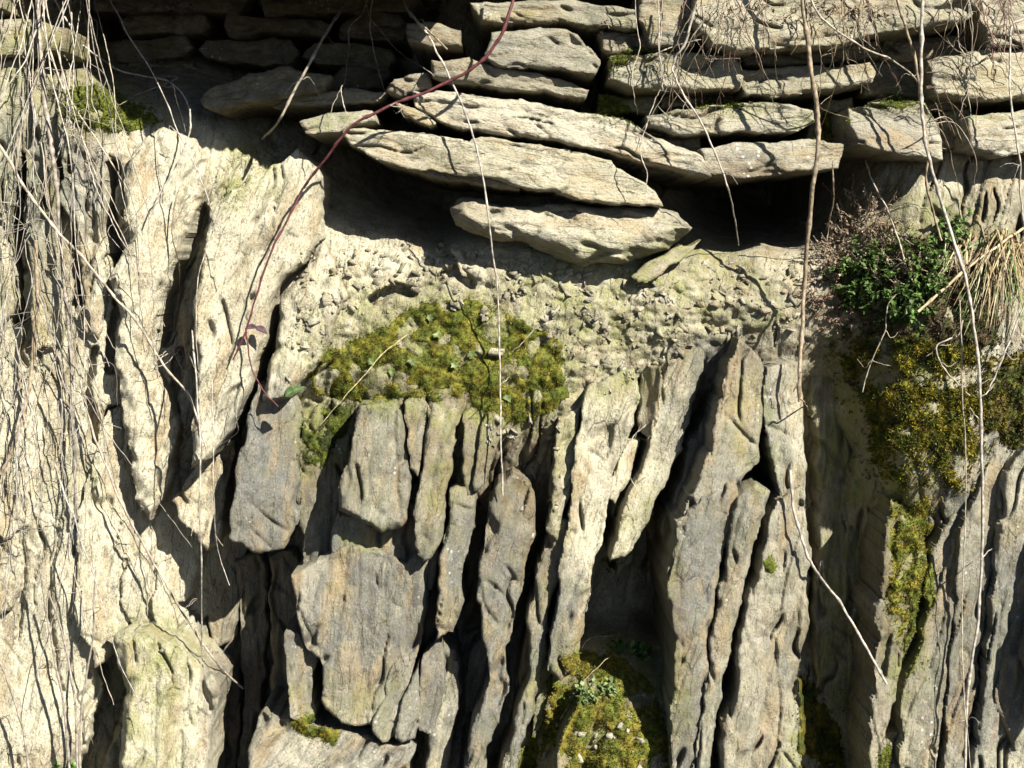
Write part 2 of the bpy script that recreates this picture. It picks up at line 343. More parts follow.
# ================================================================== THE ROCK FACE
CP = [(-420,-220,-22),(200,-220,-22),(600,-220,-22),(1000,-220,-22),(1444,-220,-22),(-420,60,-8),(-100,60,-6),(30,60,-6),(75,40,-14),(120,40,-38),(250,40,-42),(400,60,-38),(600,60,-22),
(800,100,-22),(950,100,-20),(1100,100,-18),(1444,100,-18),(60,110,-3),(100,105,-2),(160,110,-4),(190,112,-7),(230,120,-9),(290,135,-14),(340,150,-18),(400,190,-27),(450,215,-24),
(340,180,-15),(420,210,-20),(340,205,-10),(340,240,-3),(400,238,-3),(460,246,-3),(500,255,1),(560,270,4),(620,288,5),(660,285,4),(700,252,-3),(760,246,-4),(800,256,-3),
(350,300,-1),(420,300,1),(500,310,4),(600,330,5),(700,330,3),(780,330,2),(330,370,2),(400,390,5),(480,400,6),(560,400,5),(600,380,3),(680,380,-2),
(720,200,-45),(770,210,-45),(800,200,-30),(850,220,-5),(870,192,-4),(900,188,1),(940,186,3),(990,182,2),(1024,186,2),(900,230,3),(960,230,4),(1024,230,4),(850,300,2),(930,300,9),(1024,300,7),(900,390,10),(960,420,10),(895,450,12),(830,380,-8),(850,450,-9),(840,600,-10),(840,768,-8),
(1024,450,0),(1000,600,-2),(950,700,-3),(920,560,-4),(400,470,-3),(450,560,-9),(500,560,-12),(550,600,-14),(470,500,-5),(540,500,-5),(600,620,-12),(640,560,-14),(650,620,-14),(640,520,-14),(620,700,9),(600,768,15),(660,745,14),(590,690,9),(625,662,3),(680,400,-10),(700,440,-12),
(460,650,-10),(440,768,-8),(520,768,-6),(350,620,-5),(300,620,-8),(250,620,-16),(230,700,-16),(220,768,-14),(250,560,-16),(200,520,-12),(190,490,-10),(200,590,-14),(165,560,-4),(150,620,0),(190,620,-5),(180,660,-3),
(0,120,-4),(0,200,-3),(50,200,-2),(100,200,0),(0,330,0),(60,330,1),(0,450,3),(80,450,3),(0,600,4),(80,600,4),(140,580,2),(0,768,6),(80,740,5),(105,700,-2),
(150,200,1),(150,300,0),(190,300,-8),(180,260,-6),(130,420,2),(160,420,2),(215,400,-6),(240,380,-8),(262,370,-8),(220,250,-4),(260,220,-4),(300,200,-8),(300,300,0),
(-420,400,0),(-420,1134,8),(200,1134,8),(600,1134,8),(1000,1134,8),(1444,1134,8),(1444,400,0),(1200,600,0),(-200,600,3),(300,900,2),(600,900,3),(900,900,2)]
CP = np.array(CP, float)
def rbf_field(CPs):
    uc = np.arange(-420, 1453, 8.); vc = np.arange(-220, 1145, 8.); U, V = np.meshgrid(uc, vc)
    n = len(CPs); K = np.sqrt(((CPs[:, None, :2]-CPs[None, :, :2])**2).sum(-1))
    Q = np.c_[np.ones(n), CPs[:, 0]/1000, CPs[:, 1]/1000]
    A = np.zeros((n+3, n+3)); A[:n, :n] = K-np.eye(n)*2.0; A[:n, n:] = Q; A[n:, :n] = Q.T
    w = np.linalg.lstsq(A, np.r_[CPs[:, 2], 0, 0, 0], rcond=None)[0]
    r = w[n]+w[n+1]*U/1000+w[n+2]*V/1000
    for k in range(n): r = r+w[k]*np.sqrt((U-CPs[k, 0])**2+(V-CPs[k, 1])**2)
    fu = (UG-uc[0])/8; fv = (VG-vc[0])/8; i = fu.astype(int); j = fv.astype(int); fu = (fu-i)[None]; fv = (fv-j)[:, None]
    g = lambda a, b: r[np.ix_(b, a)]
    return (g(i, j)*(1-fu)+g(i+1, j)*fu)*(1-fv)+(g(i, j+1)*(1-fu)+g(i+1, j+1)*fu)*fv
UU, VV = np.meshgrid(UG.astype(float), VG.astype(float))
base = rbf_field(CP)
base = np.where(base > -6, base, -6+(base+6)*2.1)          # the hollows and joints run deep
soft = blobs(UU, VV, [(450,310,190,90,1.),(700,290,130,70,1.),(560,330,140,80,1.),(150,190,50,80,.7),(430,200,120,60,.8),(610,700,80,80,1.),(880,320,110,120,.9),(120,110,60,30,.8)], 777)
ang = 103
ca, na = math.cos(math.radians(ang)), math.sin(math.radians(ang))
A_ = UU*ca+VV*na; B_ = -UU*na+VV*ca
calm = 1-.45*blobs(UU, VV, [(60,560,160,280,1.)], 778)
base += (1-soft)*slate(A_, B_, 5)*calm+soft*crumb(UU, VV, 9)*1.25
# open joints: (polyline, half width px, depth cm)
JOINTS = [([(113,168),(108,205),(112,240),(122,262)],7,9),([(128,262),(118,300),(112,330),(110,370)],4,6),([(116,415),(112,455),(122,500)],9,9),([(95,350),(88,390),(96,440)],4,4),
 ([(200,215),(185,255),(168,300),(165,335)],11,7),([(262,330),(258,360),(240,400),(220,450)],10,9),([(112,652),(116,690),(104,730),(92,768),(88,800)],10,12),([(85,120),(78,200),(84,300)],5,6),
 ([(22,160),(14,250),(20,320)],6,8),([(52,170),(48,260),(56,330)],3,4),([(150,400),(160,450),(172,480)],3,3),([(180,352),(172,400),(178,440)],4,4),([(645,385),(640,430),(625,480),(618,520)],7,6),
 ([(155,565),(150,610),(155,640)],2,2.5),([(125,560),(118,600),(128,628)],2,2.5),([(15,470),(25,560),(18,640)],2,1.6),([(60,520),(48,600),(62,690)],2,1.6),([(375,300),(395,288),(412,292)],5,4),([(440,278),(455,270),(470,285)],5,3)]
for pl, hw, dep in JOINTS:
    u0 = min(p[0] for p in pl)-30; u1 = max(p[0] for p in pl)+30; v0 = min(p[1] for p in pl)-30; v1 = max(p[1] for p in pl)+30
    i0, i1 = np.searchsorted(UG, (u0, u1)); j0, j1 = np.searchsorted(VG, (v0, v1))
    Us = UU[j0:j1, i0:i1]; Vs = VV[j0:j1, i0:i1]; W = Us+5*fbm(Us/22, Vs/22, int(u0)+900, 3); D = np.full(Us.shape, 1e9)
    for (x0, y0), (x1, y1) in zip(pl, pl[1:]):
        t = np.clip(((W-x0)*(x1-x0)+(Vs-y0)*(y1-y0))/((x1-x0)**2+(y1-y0)**2), 0, 1)
        D = np.minimum(D, np.hypot(W-x0-t*(x1-x0), Vs-y0-t*(y1-y0)))
    base[j0:j1, i0:i1] -= dep*(1-sstep(hw*.75, hw*1.35, D*(1+.3*fbm(Us/12, Vs/12, 77, 2))))
DM[:] = base
ui = np.array([i for i, u in enumerate(UG) if -24 <= u <= 1048 or (i % 4 == 0)] ); vi = np.array([j for j, v in enumerate(VG) if -24 <= v <= 792 or (j % 4 == 0)])
Ub, Vb = UU[np.ix_(vi, ui)], VV[np.ix_(vi, ui)]; Db = base[np.ix_(vi, ui)]
idx = np.arange(Ub.size).reshape(Ub.shape)
Fb = np.stack((idx[:-1, :-1], idx[1:, :-1], idx[1:, 1:], idx[:-1, 1:]), -1).reshape(-1, 4)
rock_face = mesh_np('rock_face', P(Ub.ravel(), Vb.ravel(), Db.ravel()), Fb, M_ROCK, rock_tint(Ub.ravel(), Vb.ravel()), st_coords(Ub.ravel(), Vb.ravel(), Db.ravel(), ang, 3), False)
tag(rock_face, 'pale weathered slate rock face split into leaning ribs', kind='structure')

def rib(poly, D, tx=0, tv=0, label=None, **k):
    k.setdefault('ang', 105)
    if 'tadd' not in k and len(poly) > 3: k['tadd'] = (random.uniform(0, .2), random.uniform(-.15, .45), random.uniform(0, .3)) if min(q[0] for q in poly) > 280 else (0, random.uniform(-.2, .15), 0)
    o = relief('rock_rib', poly, D, tx, tv, parent=rock_face, **k)
    if label: o['label'] = label
    return o
# left side
rib([(122,180),(135,150),(165,128),(195,140),(212,165),(208,195),(192,225),(172,265),(158,310),(155,370),(168,395),(178,430),(172,480),(150,520),(134,500),(130,440),(122,400),(114,360),(120,320),(112,280),(126,240)], 4, -7, 2, cr=.6, amp=.9, ang=112, bevel=(10,2))
rib([(54,110),(75,100),(100,118),(108,160),(104,230),(108,300),(98,340),(86,330),(80,250),(62,200)], 2.5, -2, 2, amp=1., ang=93)
rib([(26,150),(44,140),(56,170),(60,240),(66,300),(60,345),(36,350),(28,280)], 3, -2, 2, amp=1., ang=92)
rib([(-30,110),(5,100),(16,150),(10,230),(16,300),(0,330),(-30,330)], 2, -2, 2, amp=1., ang=92)
rib([(212,208),(240,185),(270,165),(300,150),(325,175),(322,235),(305,265),(275,290),(266,340),(252,380),(228,432),(208,462),(192,470),(196,420),(200,360),(192,330),(197,290),(205,240)], 8, -10, 3, cr=.2, amp=.8, bevel=(6,2), ang=110)
rib([(322,240),(336,262),(345,300),(330,340),(312,370),(290,398),(264,402),(266,370),(278,340),(282,300),(300,270)], 7.5, -3, 4, cr=.7, amp=1., bevel=(6,2.5))
rib([(172,497),(195,470),(208,440),(230,420),(234,455),(226,490),(222,540),(208,552),(195,535),(180,520)], 3, -4, 1, amp=.8, back=-8)
rib([(262,385),(290,392),(300,420),(302,480),(298,520),(285,550),(262,554),(245,548),(229,540),(233,490),(238,455),(248,415)], 7, -6, 1, amp=.7, back=-10, ang=98, tadd=(0,.25,0), label='grey flat-faced slab hanging over the dark recess')
for pl, D in (([(205,560),(222,548),(240,570),(236,640),(240,720),(232,800),(206,800),(208,680)],-17),([(236,560),(258,552),(270,570),(268,640),(262,700),(264,800),(240,800),(242,680)],-16),([(268,556),(296,548),(304,575),(296,640),(290,700),(270,720),(270,640)],-12)):
    rib(pl, D, -2, 1, amp=.8, ang=93, tadd=(0,.1,.15))
rib([(110,640),(125,630),(150,632),(170,640),(200,660),(222,682),(215,712),(208,860),(112,860),(122,720),(126,690)], 9, -4, 3, amp=.7, ang=97, bevel=(12,3), back=-12, label='mossy rounded buttress at the foot of the pale face')
# centre
rib([(300,412),(330,398),(360,402),(352,440),(345,500),(332,560),(302,578),(298,500)], 1.5, -3, 0, amp=.8, ang=95, tadd=(.1,.3,.3))
rib([(358,405),(395,400),(405,420),(410,460),(412,500),(402,525),(385,535),(362,522),(340,508),(342,480),(350,450),(353,425)], 11.5, -3, 1, amp=.75, back=-4, ang=100, bevel=(5,1.6), label='pale cracked block jutting out below the moss ledge')
rib([(404,402),(420,393),(430,405),(426,445),(418,476),(410,470),(406,430)], 9.5, -2, 1, amp=.7)
rib([(430,395),(460,386),(466,400),(457,430),(449,475),(442,530),(433,560),(422,562),(414,530),(420,480),(427,440)], 9, -4, 2, amp=.9, cr=.2)
rib([(464,412),(488,402),(496,430),(486,480),(470,500),(458,470)], 6.5, -3, 2, amp=1., cr=.5)
rib([(292,575),(320,560),(350,545),(385,552),(408,562),(424,540),(432,570),(426,610),(422,640),(412,680),(406,722),(385,726),(340,724),(322,700),(322,660),(300,640)], 9, -5, 2, amp=.75, ang=98, label='broad grey slab with a dark notch beside its left edge')
rib([(338,512),(380,520),(400,505),(425,500),(440,540),(436,590),(400,600),(345,590),(330,550)], 6, -3, 2, amp=.8, ang=100)
rib([(287,630),(305,638),(318,655),(313,680),(312,722),(300,724),(287,718)], 10, -3, 1, amp=.6, ang=94)
rib([(384,690),(398,655),(404,690),(398,735),(380,742),(372,730)], 9.5, -2, 1, amp=.5, ang=108)
rib([(406,690),(414,660),(420,700),(416,738),(400,746),(394,738)], 9.5, -2, 1, amp=.5, ang=108)
rib([(420,660),(440,640),(446,660),(440,700),(430,735),(418,730)], 8, -2, 1, amp=.6, ang=108)
rib([(262,712),(285,720),(330,727),(380,742),(412,746),(408,790),(404,860),(236,860),(250,740)], 11, -2, 5, amp=.9, ang=130, label='pale diagonally cleaved slab along the bottom edge')
rib([(450,492),(470,478),(479,490),(472,530),(463,570),(463,600),(452,632),(437,642),(436,600),(443,550)], 9, -4, 2, amp=.8, ang=103)
rib([(440,640),(455,650),(462,690),(452,740),(440,800),(425,800),(430,720)], 4, -3, 1, amp=.8)
rib([(497,488),(515,472),(531,488),(536,520),(529,560),(521,590),(513,620),(506,650),(509,690),(497,720),(484,768),(478,860),(456,860),(464,768),(476,720),(490,680),(484,640),(478,600),(480,560),(488,520)], 10.5, -5, 2, amp=.9, cr=.15, label='long wavy rib running to the bottom edge')
rib([(550,535),(560,518),(568,520),(562,580),(548,610),(549,640),(537,690),(524,740),(514,790),(508,860),(488,860),(496,790),(510,740),(522,690),(530,650),(526,620),(536,580)], 9, -4, 2, amp=.8)
rib([(585,392),(610,375),(636,368),(640,400),(633,430),(616,470),(609,510),(601,540),(592,570),(588,600),(580,640),(562,682),(548,670),(555,620),(560,580),(563,540),(571,500),(577,450)], 9, -5, 3, amp=.8, ang=108, label='bright straight-edged rib right of the moss ledge')
rib([(560,420),(580,405),(576,460),(566,510),(556,540),(548,530),(552,470)], 7, -2, 1, cr=.6, amp=1.)
rib([(668,350),(690,332),(704,345),(696,400),(682,440),(667,480),(652,520),(632,552),(612,562),(615,525),(634,490),(650,450),(658,400)], 5, -4, 3, amp=.7, ang=108)
rib([(640,372),(662,362),(660,400),(652,440),(640,432)], 3.5, 4, 1, amp=.5)
rib([(625,440),(640,440),(632,480),(616,505),(608,498)], 3, -2, 1, amp=.6)
# the big fin group
rib([(738,338),(752,348),(770,372),(766,420),(758,462),(738,482),(714,502),(692,562),(676,600),(668,575),(680,522),(695,482),(710,442),(722,402),(730,362)], 13.5, -7, 2, amp=.75, ang=108, back=-14, label='tall leaning grey fin with a pointed tip')
rib([(768,366),(800,362),(803,420),(806,470),(802,505),(790,520),(776,480),(764,430),(762,400)], 10, -5, 3, amp=1., cr=.25, ang=95)
rib([(680,522),(700,496),(737,478),(740,500),(727,540),(714,590),(713,620),(706,680),(696,730),(692,860),(670,860),(672,720),(675,640),(669,585)], 16.5, -6, 1, amp=.85, ang=104)
rib([(736,502),(755,482),(769,492),(761,530),(746,580),(736,620),(724,680),(714,730),(708,860),(690,860),(698,730),(708,680),(715,620),(726,560)], 16, -4, 1, amp=.85, ang=103)
rib([(776,500),(803,484),(809,560),(809,620),(801,680),(803,720),(796,860),(716,860),(722,740),(732,690),(738,640),(750,600),(765,550)], 15.5, -5, 3, amp=.95, ang=99, label='broad splintered rib with a mossy right edge')
rib([(700,420),(722,395),(712,440),(695,490),(672,540),(660,560),(664,520),(682,470)], 0, -3, 1, amp=.5, ang=108)
# right
rib([(812,345),(840,352),(872,398),(880,450),(876,520),(872,600),(868,700),(870,860),(814,860),(816,600),(818,480),(812,400)], -8, -5, 2, amp=.8, ang=92, tadd=(.1,.1,.15), label='shaded smooth rib below the leafy plants')
rib([(890,500),(910,518),(926,560),(921,600),(906,650),(896,700),(886,740),(880,860),(866,860),(872,700),(878,620)], 10, -5, 1, cr=.5, amp=1., ang=98)
rib([(905,690),(925,622),(948,565),(962,520),(966,560),(956,620),(948,680),(940,740),(938,860),(900,860),(900,740)], 6.5, -5, 2, amp=.9, ang=106)
rib([(960,530),(978,495),(990,458),(1004,452),(998,520),(988,600),(978,680),(968,760),(960,860),(938,860),(944,740),(952,650)], 6, -4, 2, amp=.9, ang=104)
rib([(1004,470),(1030,442),(1056,460),(1056,860),(962,860),(972,760),(984,680),(994,590)], 6.5, -4, 2, amp=.9, ang=100)
rib([(880,740),(900,728),(925,748),(935,860),(878,860)], 6, -2, 3, amp=.8, ang=110)
# narrow splinters that fill the joints between the main ribs
def splinter(u, v, L, W, D, lean, **k):
    pl = [(u+W*.2, v), (u+W*.8, v-L*.05), (u+W, v+L*.15), (u+W*.95-lean*.55*L, v+L*.55), (u+W*.8-lean*.9*L, v+L*.9), (u+W*.35-lean*L, v+L), (u-lean*.8*L, v+L*.8), (u-.1*W-lean*.4*L, v+L*.4)]
    rib(pl, D, -W*.12, 1.5, ang=90+math.degrees(math.atan(lean)), amp=.6, rag=4, **k)
for k in range(70):
    while True:
        u = random.uniform(285, 1010); v = random.uniform(395, 720)
        if not (590 < u < 690 and v > 520) and not (u > 870 and v < 500) and not (800 < u < 880): break
    L = random.uniform(50, 130); W = random.uniform(10, 26); lean = random.uniform(.08, .3)
    D0 = float(np.mean(base[int((v+L/2-VG[0])/ST)-4:int((v+L/2-VG[0])/ST)+5, int((u-lean*L/2-UG[0])/ST)-2:int((u-lean*L/2-UG[0])/ST)+8]))
    splinter(u, v, L, W, D0+random.uniform(3.5, 7.5), lean)
for k in range(12):
    u = random.uniform(-20, 200); v = random.uniform(330, 620)
    if 150 < u+10 and v > 440: continue
    if u > 30 and v > 440: continue
    L = random.uniform(120, 260); W = random.uniform(40, 90); lean = random.uniform(.05, .2)
    D0 = float(np.mean(base[int((v+L/2-VG[0])/ST)-8:int((v+L/2-VG[0])/ST)+8, int((u-UG[0])/ST):int((u-UG[0])/ST)+16]))
    splinter(u, v, L, W, D0+random.uniform(.4, 1.8), lean)
# beyond the frame on both sides and below, the same ribs go on
def generic_rib(u, v, L, W, D, lean):
    pl = [(u+W*.1, v), (u+W*.7, v-L*.04), (u+W, v+L*.12)]
    pl += [(u+W*(1+.12*random.uniform(-1, 1))-lean*f*L, v+L*f) for f in (.35, .6, .85)]
    pl += [(u+W*.5-lean*L, v+L)]
    pl += [(u+W*.12*random.uniform(-1, 1)-lean*f*L, v+L*f) for f in (.85, .6, .3)]
    rib(pl, D, -5, 2, ang=90+math.degrees(math.atan(lean)), step=4, amp=.9)
for k in range(9):
    generic_rib(1062+k*38+random.uniform(-8, 8), 260+random.uniform(-40, 120), random.uniform(330, 520), random.uniform(40, 66), random.uniform(4, 11), random.uniform(.08, .2))
    generic_rib(-60-k*38+random.uniform(-8, 8), 150+random.uniform(-30, 160), random.uniform(330, 520), random.uniform(40, 66), random.uniform(4, 9), random.uniform(.05, .18))
for k in range(22):
    generic_rib(-300+k*74+random.uniform(-12, 12), 840+random.uniform(-8, 14), random.uniform(150, 260), random.uniform(50, 80), random.uniform(9, 15), random.uniform(.0, .15))

# ================================================================== THE DRY STONE WALL ON TOP
wall = empty('dry_stone_wall', tuple(P(512, 200, -20)))
tag(wall, 'rough dry stone wall of long weathered slate slabs above the rock face', 'stone wall')
def keep(o, par):
    o.parent = par; o.matrix_parent_inverse = par.matrix_basis.inverted(); return o
from mathutils import Matrix
WI = Matrix.Translation(wall.location).inverted()
def stone(poly, D, tx=0, tv=2.5, label=None, **k):
    k.setdefault('ang', 5); k.setdefault('amp', .5); k.setdefault('fs', 1.15); k.setdefault('bevel', (3, .9)); k.setdefault('rag', 3.0); k.setdefault('back', -50)
    ta = k.pop('tadd', (0, 0, 0)); ta = (ta[0]+random.uniform(-.16, .2), ta[1]+random.uniform(-.3, .35), ta[2]+random.uniform(0, .35))
    o = relief('stone', poly, D, tx, tv, mat=M_STONE, tadd=ta, **k)
    o.parent = wall; o.matrix_parent_inverse = WI
    if label: o['label'] = label
    return o
stone([(412,94),(440,91),(500,98),(545,105),(590,112),(625,122),(660,138),(695,152),(717,166),(712,177),(690,174),(650,165),(600,149),(560,143),(520,137),(480,131),(440,121),(415,106)], 7, -1, 3, ang=10, amp=.75, label='long sloping layered slab')
stone([(342,133),(352,128),(400,130),(440,137),(470,141),(490,137),(530,141),(570,150),(612,158),(616,166),(634,176),(655,190),(664,206),(640,207),(610,203),(560,195),(520,187),(480,177),(420,172),(380,160),(350,145)], 9.5, 0, 3, ang=9, label='lowest overhanging slab with a broken right tip')
stone([(408,160),(440,166),(480,173),(520,182),(520,190),(470,184),(420,176)], 7.5, 0, 1, ang=8, tadd=(0,0,.3))
stone([(492,32),(530,28),(565,30),(578,34),(592,50),(600,64),(596,74),(560,69),(520,67),(495,64),(484,55)], 6, 0, 2, amp=.4, ang=5)
stone([(430,60),(470,58),(495,66),(540,72),(590,90),(584,98),(540,93),(500,91),(470,84),(432,78)], 4.5, 0, -1, ang=9, tadd=(0,0,.25))
stone([(612,58),(650,53),(700,53),(736,58),(744,76),(740,92),(700,91),(660,89),(630,87),(609,80)], 5, 0, 2, amp=.7, ang=3)
stone([(738,70),(790,66),(830,66),(870,63),(876,72),(872,81),(830,89),(775,98),(745,97)], 4, 0, 2, ang=-4)
stone([(745,52),(800,50),(880,40),(880,58),(820,63),(745,66)], -1, 0, 0, ang=-4, tadd=(0,0,.3))
stone([(700,-24),(830,-30),(975,-24),(980,0),(968,20),(925,28),(880,34),(840,44),(790,49),(740,50),(712,42),(690,20)], 7.5, 0, 4, amp=.9, ang=-3, cr=.3, label='large flat block dappled by hanging stems')
stone([(645,116),(680,108),(740,104),(790,103),(812,109),(815,122),(800,131),(740,133),(690,135),(650,129)], 5, 0, 2, amp=.9, ang=2, cr=.3)
stone([(700,148),(740,144),(790,142),(845,142),(842,153),(838,168),(780,175),(735,179),(705,173)], 8, 0, 2, amp=.45, ang=-2)
stone([(848,107),(880,101),(925,104),(940,128),(943,160),(900,156),(856,146),(850,126)], 8, -1, 2, amp=.6, ang=12)
stone([(966,118),(1000,112),(1060,108),(1060,150),(1000,155),(970,150)], 7, -1, 2, amp=.6, ang=-2)
stone([(926,60),(975,50),(1060,50),(1060,98),(985,100),(935,94)], 3.5, 0, 3, amp=.9, ang=2, cr=.4)
stone([(985,-20),(1060,-24),(1060,46),(990,46),(978,20)], 3, 0, 2, amp=.9)
stone([(470,4),(560,0),(640,10),(636,28),(590,26),(560,22),(480,20)], 1.5, 0, 2, tadd=(.1,0,.2))
stone([(640,-14),(690,-16),(694,46),(650,46),(638,20)], 2.5, 0, 2, amp=.8, cr=.4)
stone([(598,34),(640,34),(694,48),(690,52),(620,54),(602,50)], 0, 0, 1, tadd=(0,0,.3))
stone([(300,122),(330,114),(372,111),(376,122),(340,132),(306,133)], 6.5, 0, 2.5, ang=-6, amp=.5)
stone([(393,104),(414,107),(437,121),(430,126),(404,118)], 7, 0, 1.5, ang=22, amp=.4)
stone([(199,97),(215,85),(250,75),(290,67),(332,75),(322,92),(280,98),(235,107),(218,114),(205,109)], 1.0, -1, 3, ang=-10, amp=.4, tadd=(0, .1, .4), back=-50, label='angular stone with one sunlit corner in the dark hollow')  # tint darkened to stand in for shade on all but the lit corner
stone([(296,94),(350,88),(388,92),(380,102),(330,105),(272,106)], -2, 0, 1, ang=-3, amp=.5)
stone([(405,24),(432,22),(460,30),(462,46),(430,48),(408,40)], 1, 0, 2, amp=.5, tadd=(0,0,.3))
stone([(395,78),(428,74),(432,88),(400,96),(385,90)], 1, 0, 1, amp=.5, tadd=(0,0,.3))
# stones deep in the hollow; their heavy dark tint paints in its shade
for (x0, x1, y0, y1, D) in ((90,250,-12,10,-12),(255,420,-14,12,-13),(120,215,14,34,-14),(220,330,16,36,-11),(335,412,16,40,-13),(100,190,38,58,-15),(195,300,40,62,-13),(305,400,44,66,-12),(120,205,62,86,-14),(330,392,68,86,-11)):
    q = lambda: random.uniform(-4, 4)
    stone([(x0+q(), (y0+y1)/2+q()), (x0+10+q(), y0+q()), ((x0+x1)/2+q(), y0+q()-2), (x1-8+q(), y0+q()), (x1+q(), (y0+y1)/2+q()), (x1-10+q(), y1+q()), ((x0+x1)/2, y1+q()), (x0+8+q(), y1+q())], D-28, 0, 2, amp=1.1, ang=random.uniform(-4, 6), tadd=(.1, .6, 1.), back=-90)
# stones in the second row, dark gaps between the slabs
for (x0, x1, y0, y1, D) in ((600,660,92,112,-6),(660,740,92,106,-7),(610,700,128,150,-6),(860,930,52,98,-9),(880,970,36,60,-8),(640,700,150,170,-8),(880,965,95,110,-8),(810,850,100,140,-10),(940,970,110,150,-4)):
    q = lambda: random.uniform(-3, 3)
    stone([(x0+q(), y0+q()), ((x0+x1)/2, y0+q()), (x1+q(), y0+q()), (x1+q(), y1+q()), ((x0+x1)/2, y1+q()), (x0+q(), y1+q())], D, 0, 2, amp=.7, ang=random.uniform(-6, 6), tadd=(0, 0, .3))
# courses above and beside the frame
def course(x, xe, y0, y1, D, dd=3):
    while x < xe:
        w = random.uniform(90, 210); q = lambda: random.uniform(-4, 4)
        stone([(x+q(), y0+6+q()), (x+w*.3, y0+q()), (x+w*.7, y0+q()), (x+w-4+q(), y0+5+q()), (x+w-3+q(), y1-5+q()), (x+w*.6, y1+q()), (x+w*.25, y1+q()), (x+3+q(), y1-6+q())], D+random.uniform(-dd, dd), 0, 2, amp=.8, ang=random.uniform(-5, 5), step=4)
        x += w+random.uniform(2, 7)
course(560, 1440, -62, -30, 3); course(560, 1440, -104, -66, 2)
for y in (-24, 22, 66, 112): course(1066, 1440, y, y+40, 4)
for y in (-104, -66, -26, 20, 62): course(-420, -24, y, y+36, -2)

# boulder wedged below the slabs, and loose chips
b = relief('boulder', [(450,206),(462,199),(500,205),(540,206),(580,205),(620,207),(655,208),(676,214),(692,225),(682,236),(672,246),(650,256),(620,263),(580,263),(550,255),(510,241),(475,232),(455,222)], 11, 0, 3, ang=8, cr=.35, amp=.8, bevel=(14, 4), dome=4, mat=M_STONE, back=-40)
tag(b, 'rounded pale boulder wedged under the overhanging slabs', 'boulder')
b = relief('loose_stone', [(630,276),(645,263),(672,249),(700,240),(690,252),(672,264),(655,279),(640,285)], 5.5, -2, 3, ang=-35, amp=.4, mat=M_STONE, back=-8)
tag(b, 'flat pointed stone chip lying just below the boulder', 'stone')
b = relief('loose_stone', [(520,248),(530,247),(533,256),(526,262),(512,258)], 1, 0, 2, ang=5, amp=.3, mat=M_STONE, back=-9)
tag(b, 'small flat stone under the left end of the boulder', 'stone')
b = relief('loose_stone', [(452,248),(460,250),(472,270),(474,277),(464,274)], 1.5, -2, 2, ang=60, amp=.3, mat=M_ROCK, back=-6)
tag(b, 'thin slate splinter standing up in the pale rubble', 'stone')
b = relief('loose_stone', [(206,575),(226,560),(238,585),(232,640),(216,650),(208,620)], -14, -2, 2, ang=95, amp=.5, back=-40)
b.name = 'rock_rib'; b.parent = rock_face

# ================================================================== GROUND AND TOP OF THE BANK
def sheet(name, poly, mat_tint, mat, kind='structure'):
    V = np.array(poly, float); o = mesh_np(name, V, np.arange(len(V))[None], mat, np.tile(mat_tint, (len(V), 1)), None, False)
    return tag(o, kind=kind)
gr = sheet('ground', [(-60, -60, 0), (60, -60, 0), (60, 1.5, 0), (-60, 1.5, 0)], (.05, .042, .03), M_SOIL)
# turf bank hanging over the wall: its lip shades the hollow at the top left
def lip(u):
    return 3+25*sstep(150, 215, u)*(1-sstep(455, 520, u))+5*fbm(u/60, u*0+3.3, 41, 3)
us = np.arange(-420, 1446, 6.); prof = [(-18, -30, 1), (-30, -2, 1), (-44, 0, 1), (-62, -1, 1), (-84, -3, 1), (-104, -8, 1), (-122, -20, 1), (-136, -60, 1), (-150, -160, 1)]
rows = []
for k, (v, dd, w) in enumerate(prof):
    n1 = fbm(us/26, us*0+k*.7, 43, 4)
    vv = v+8*n1-34*(1-sstep(150, 215, us)*(1-sstep(455, 520, us)))*(1 if k < 4 else .5)-4
    rows.append(P(us, vv, lip(us)*(1 if k < 6 else .5)+dd+3*fbm(us/15, us*0+k*1.3, 44, 3)-(4 if k == 0 else 0)))
X = np.stack(rows); nr, nc = X.shape[:2]; idx = np.arange(nr*nc).reshape(nr, nc)
X2 = X[-1].copy(); X2[:, 1] += 40; X2[:, 2] += 12; Xf = np.concatenate((X.reshape(-1, 3), X2)); idx = np.arange(len(Xf)).reshape(nr+1, nc)
Ft = np.stack((idx[1:, :-1], idx[:-1, :-1], idx[:-1, 1:], idx[1:, 1:]), -1).reshape(-1, 4)
tag(mesh_np('turf_bank', Xf, Ft, M_SOIL, np.tile((.07, .055, .03), (len(Xf), 1))), kind='structure')

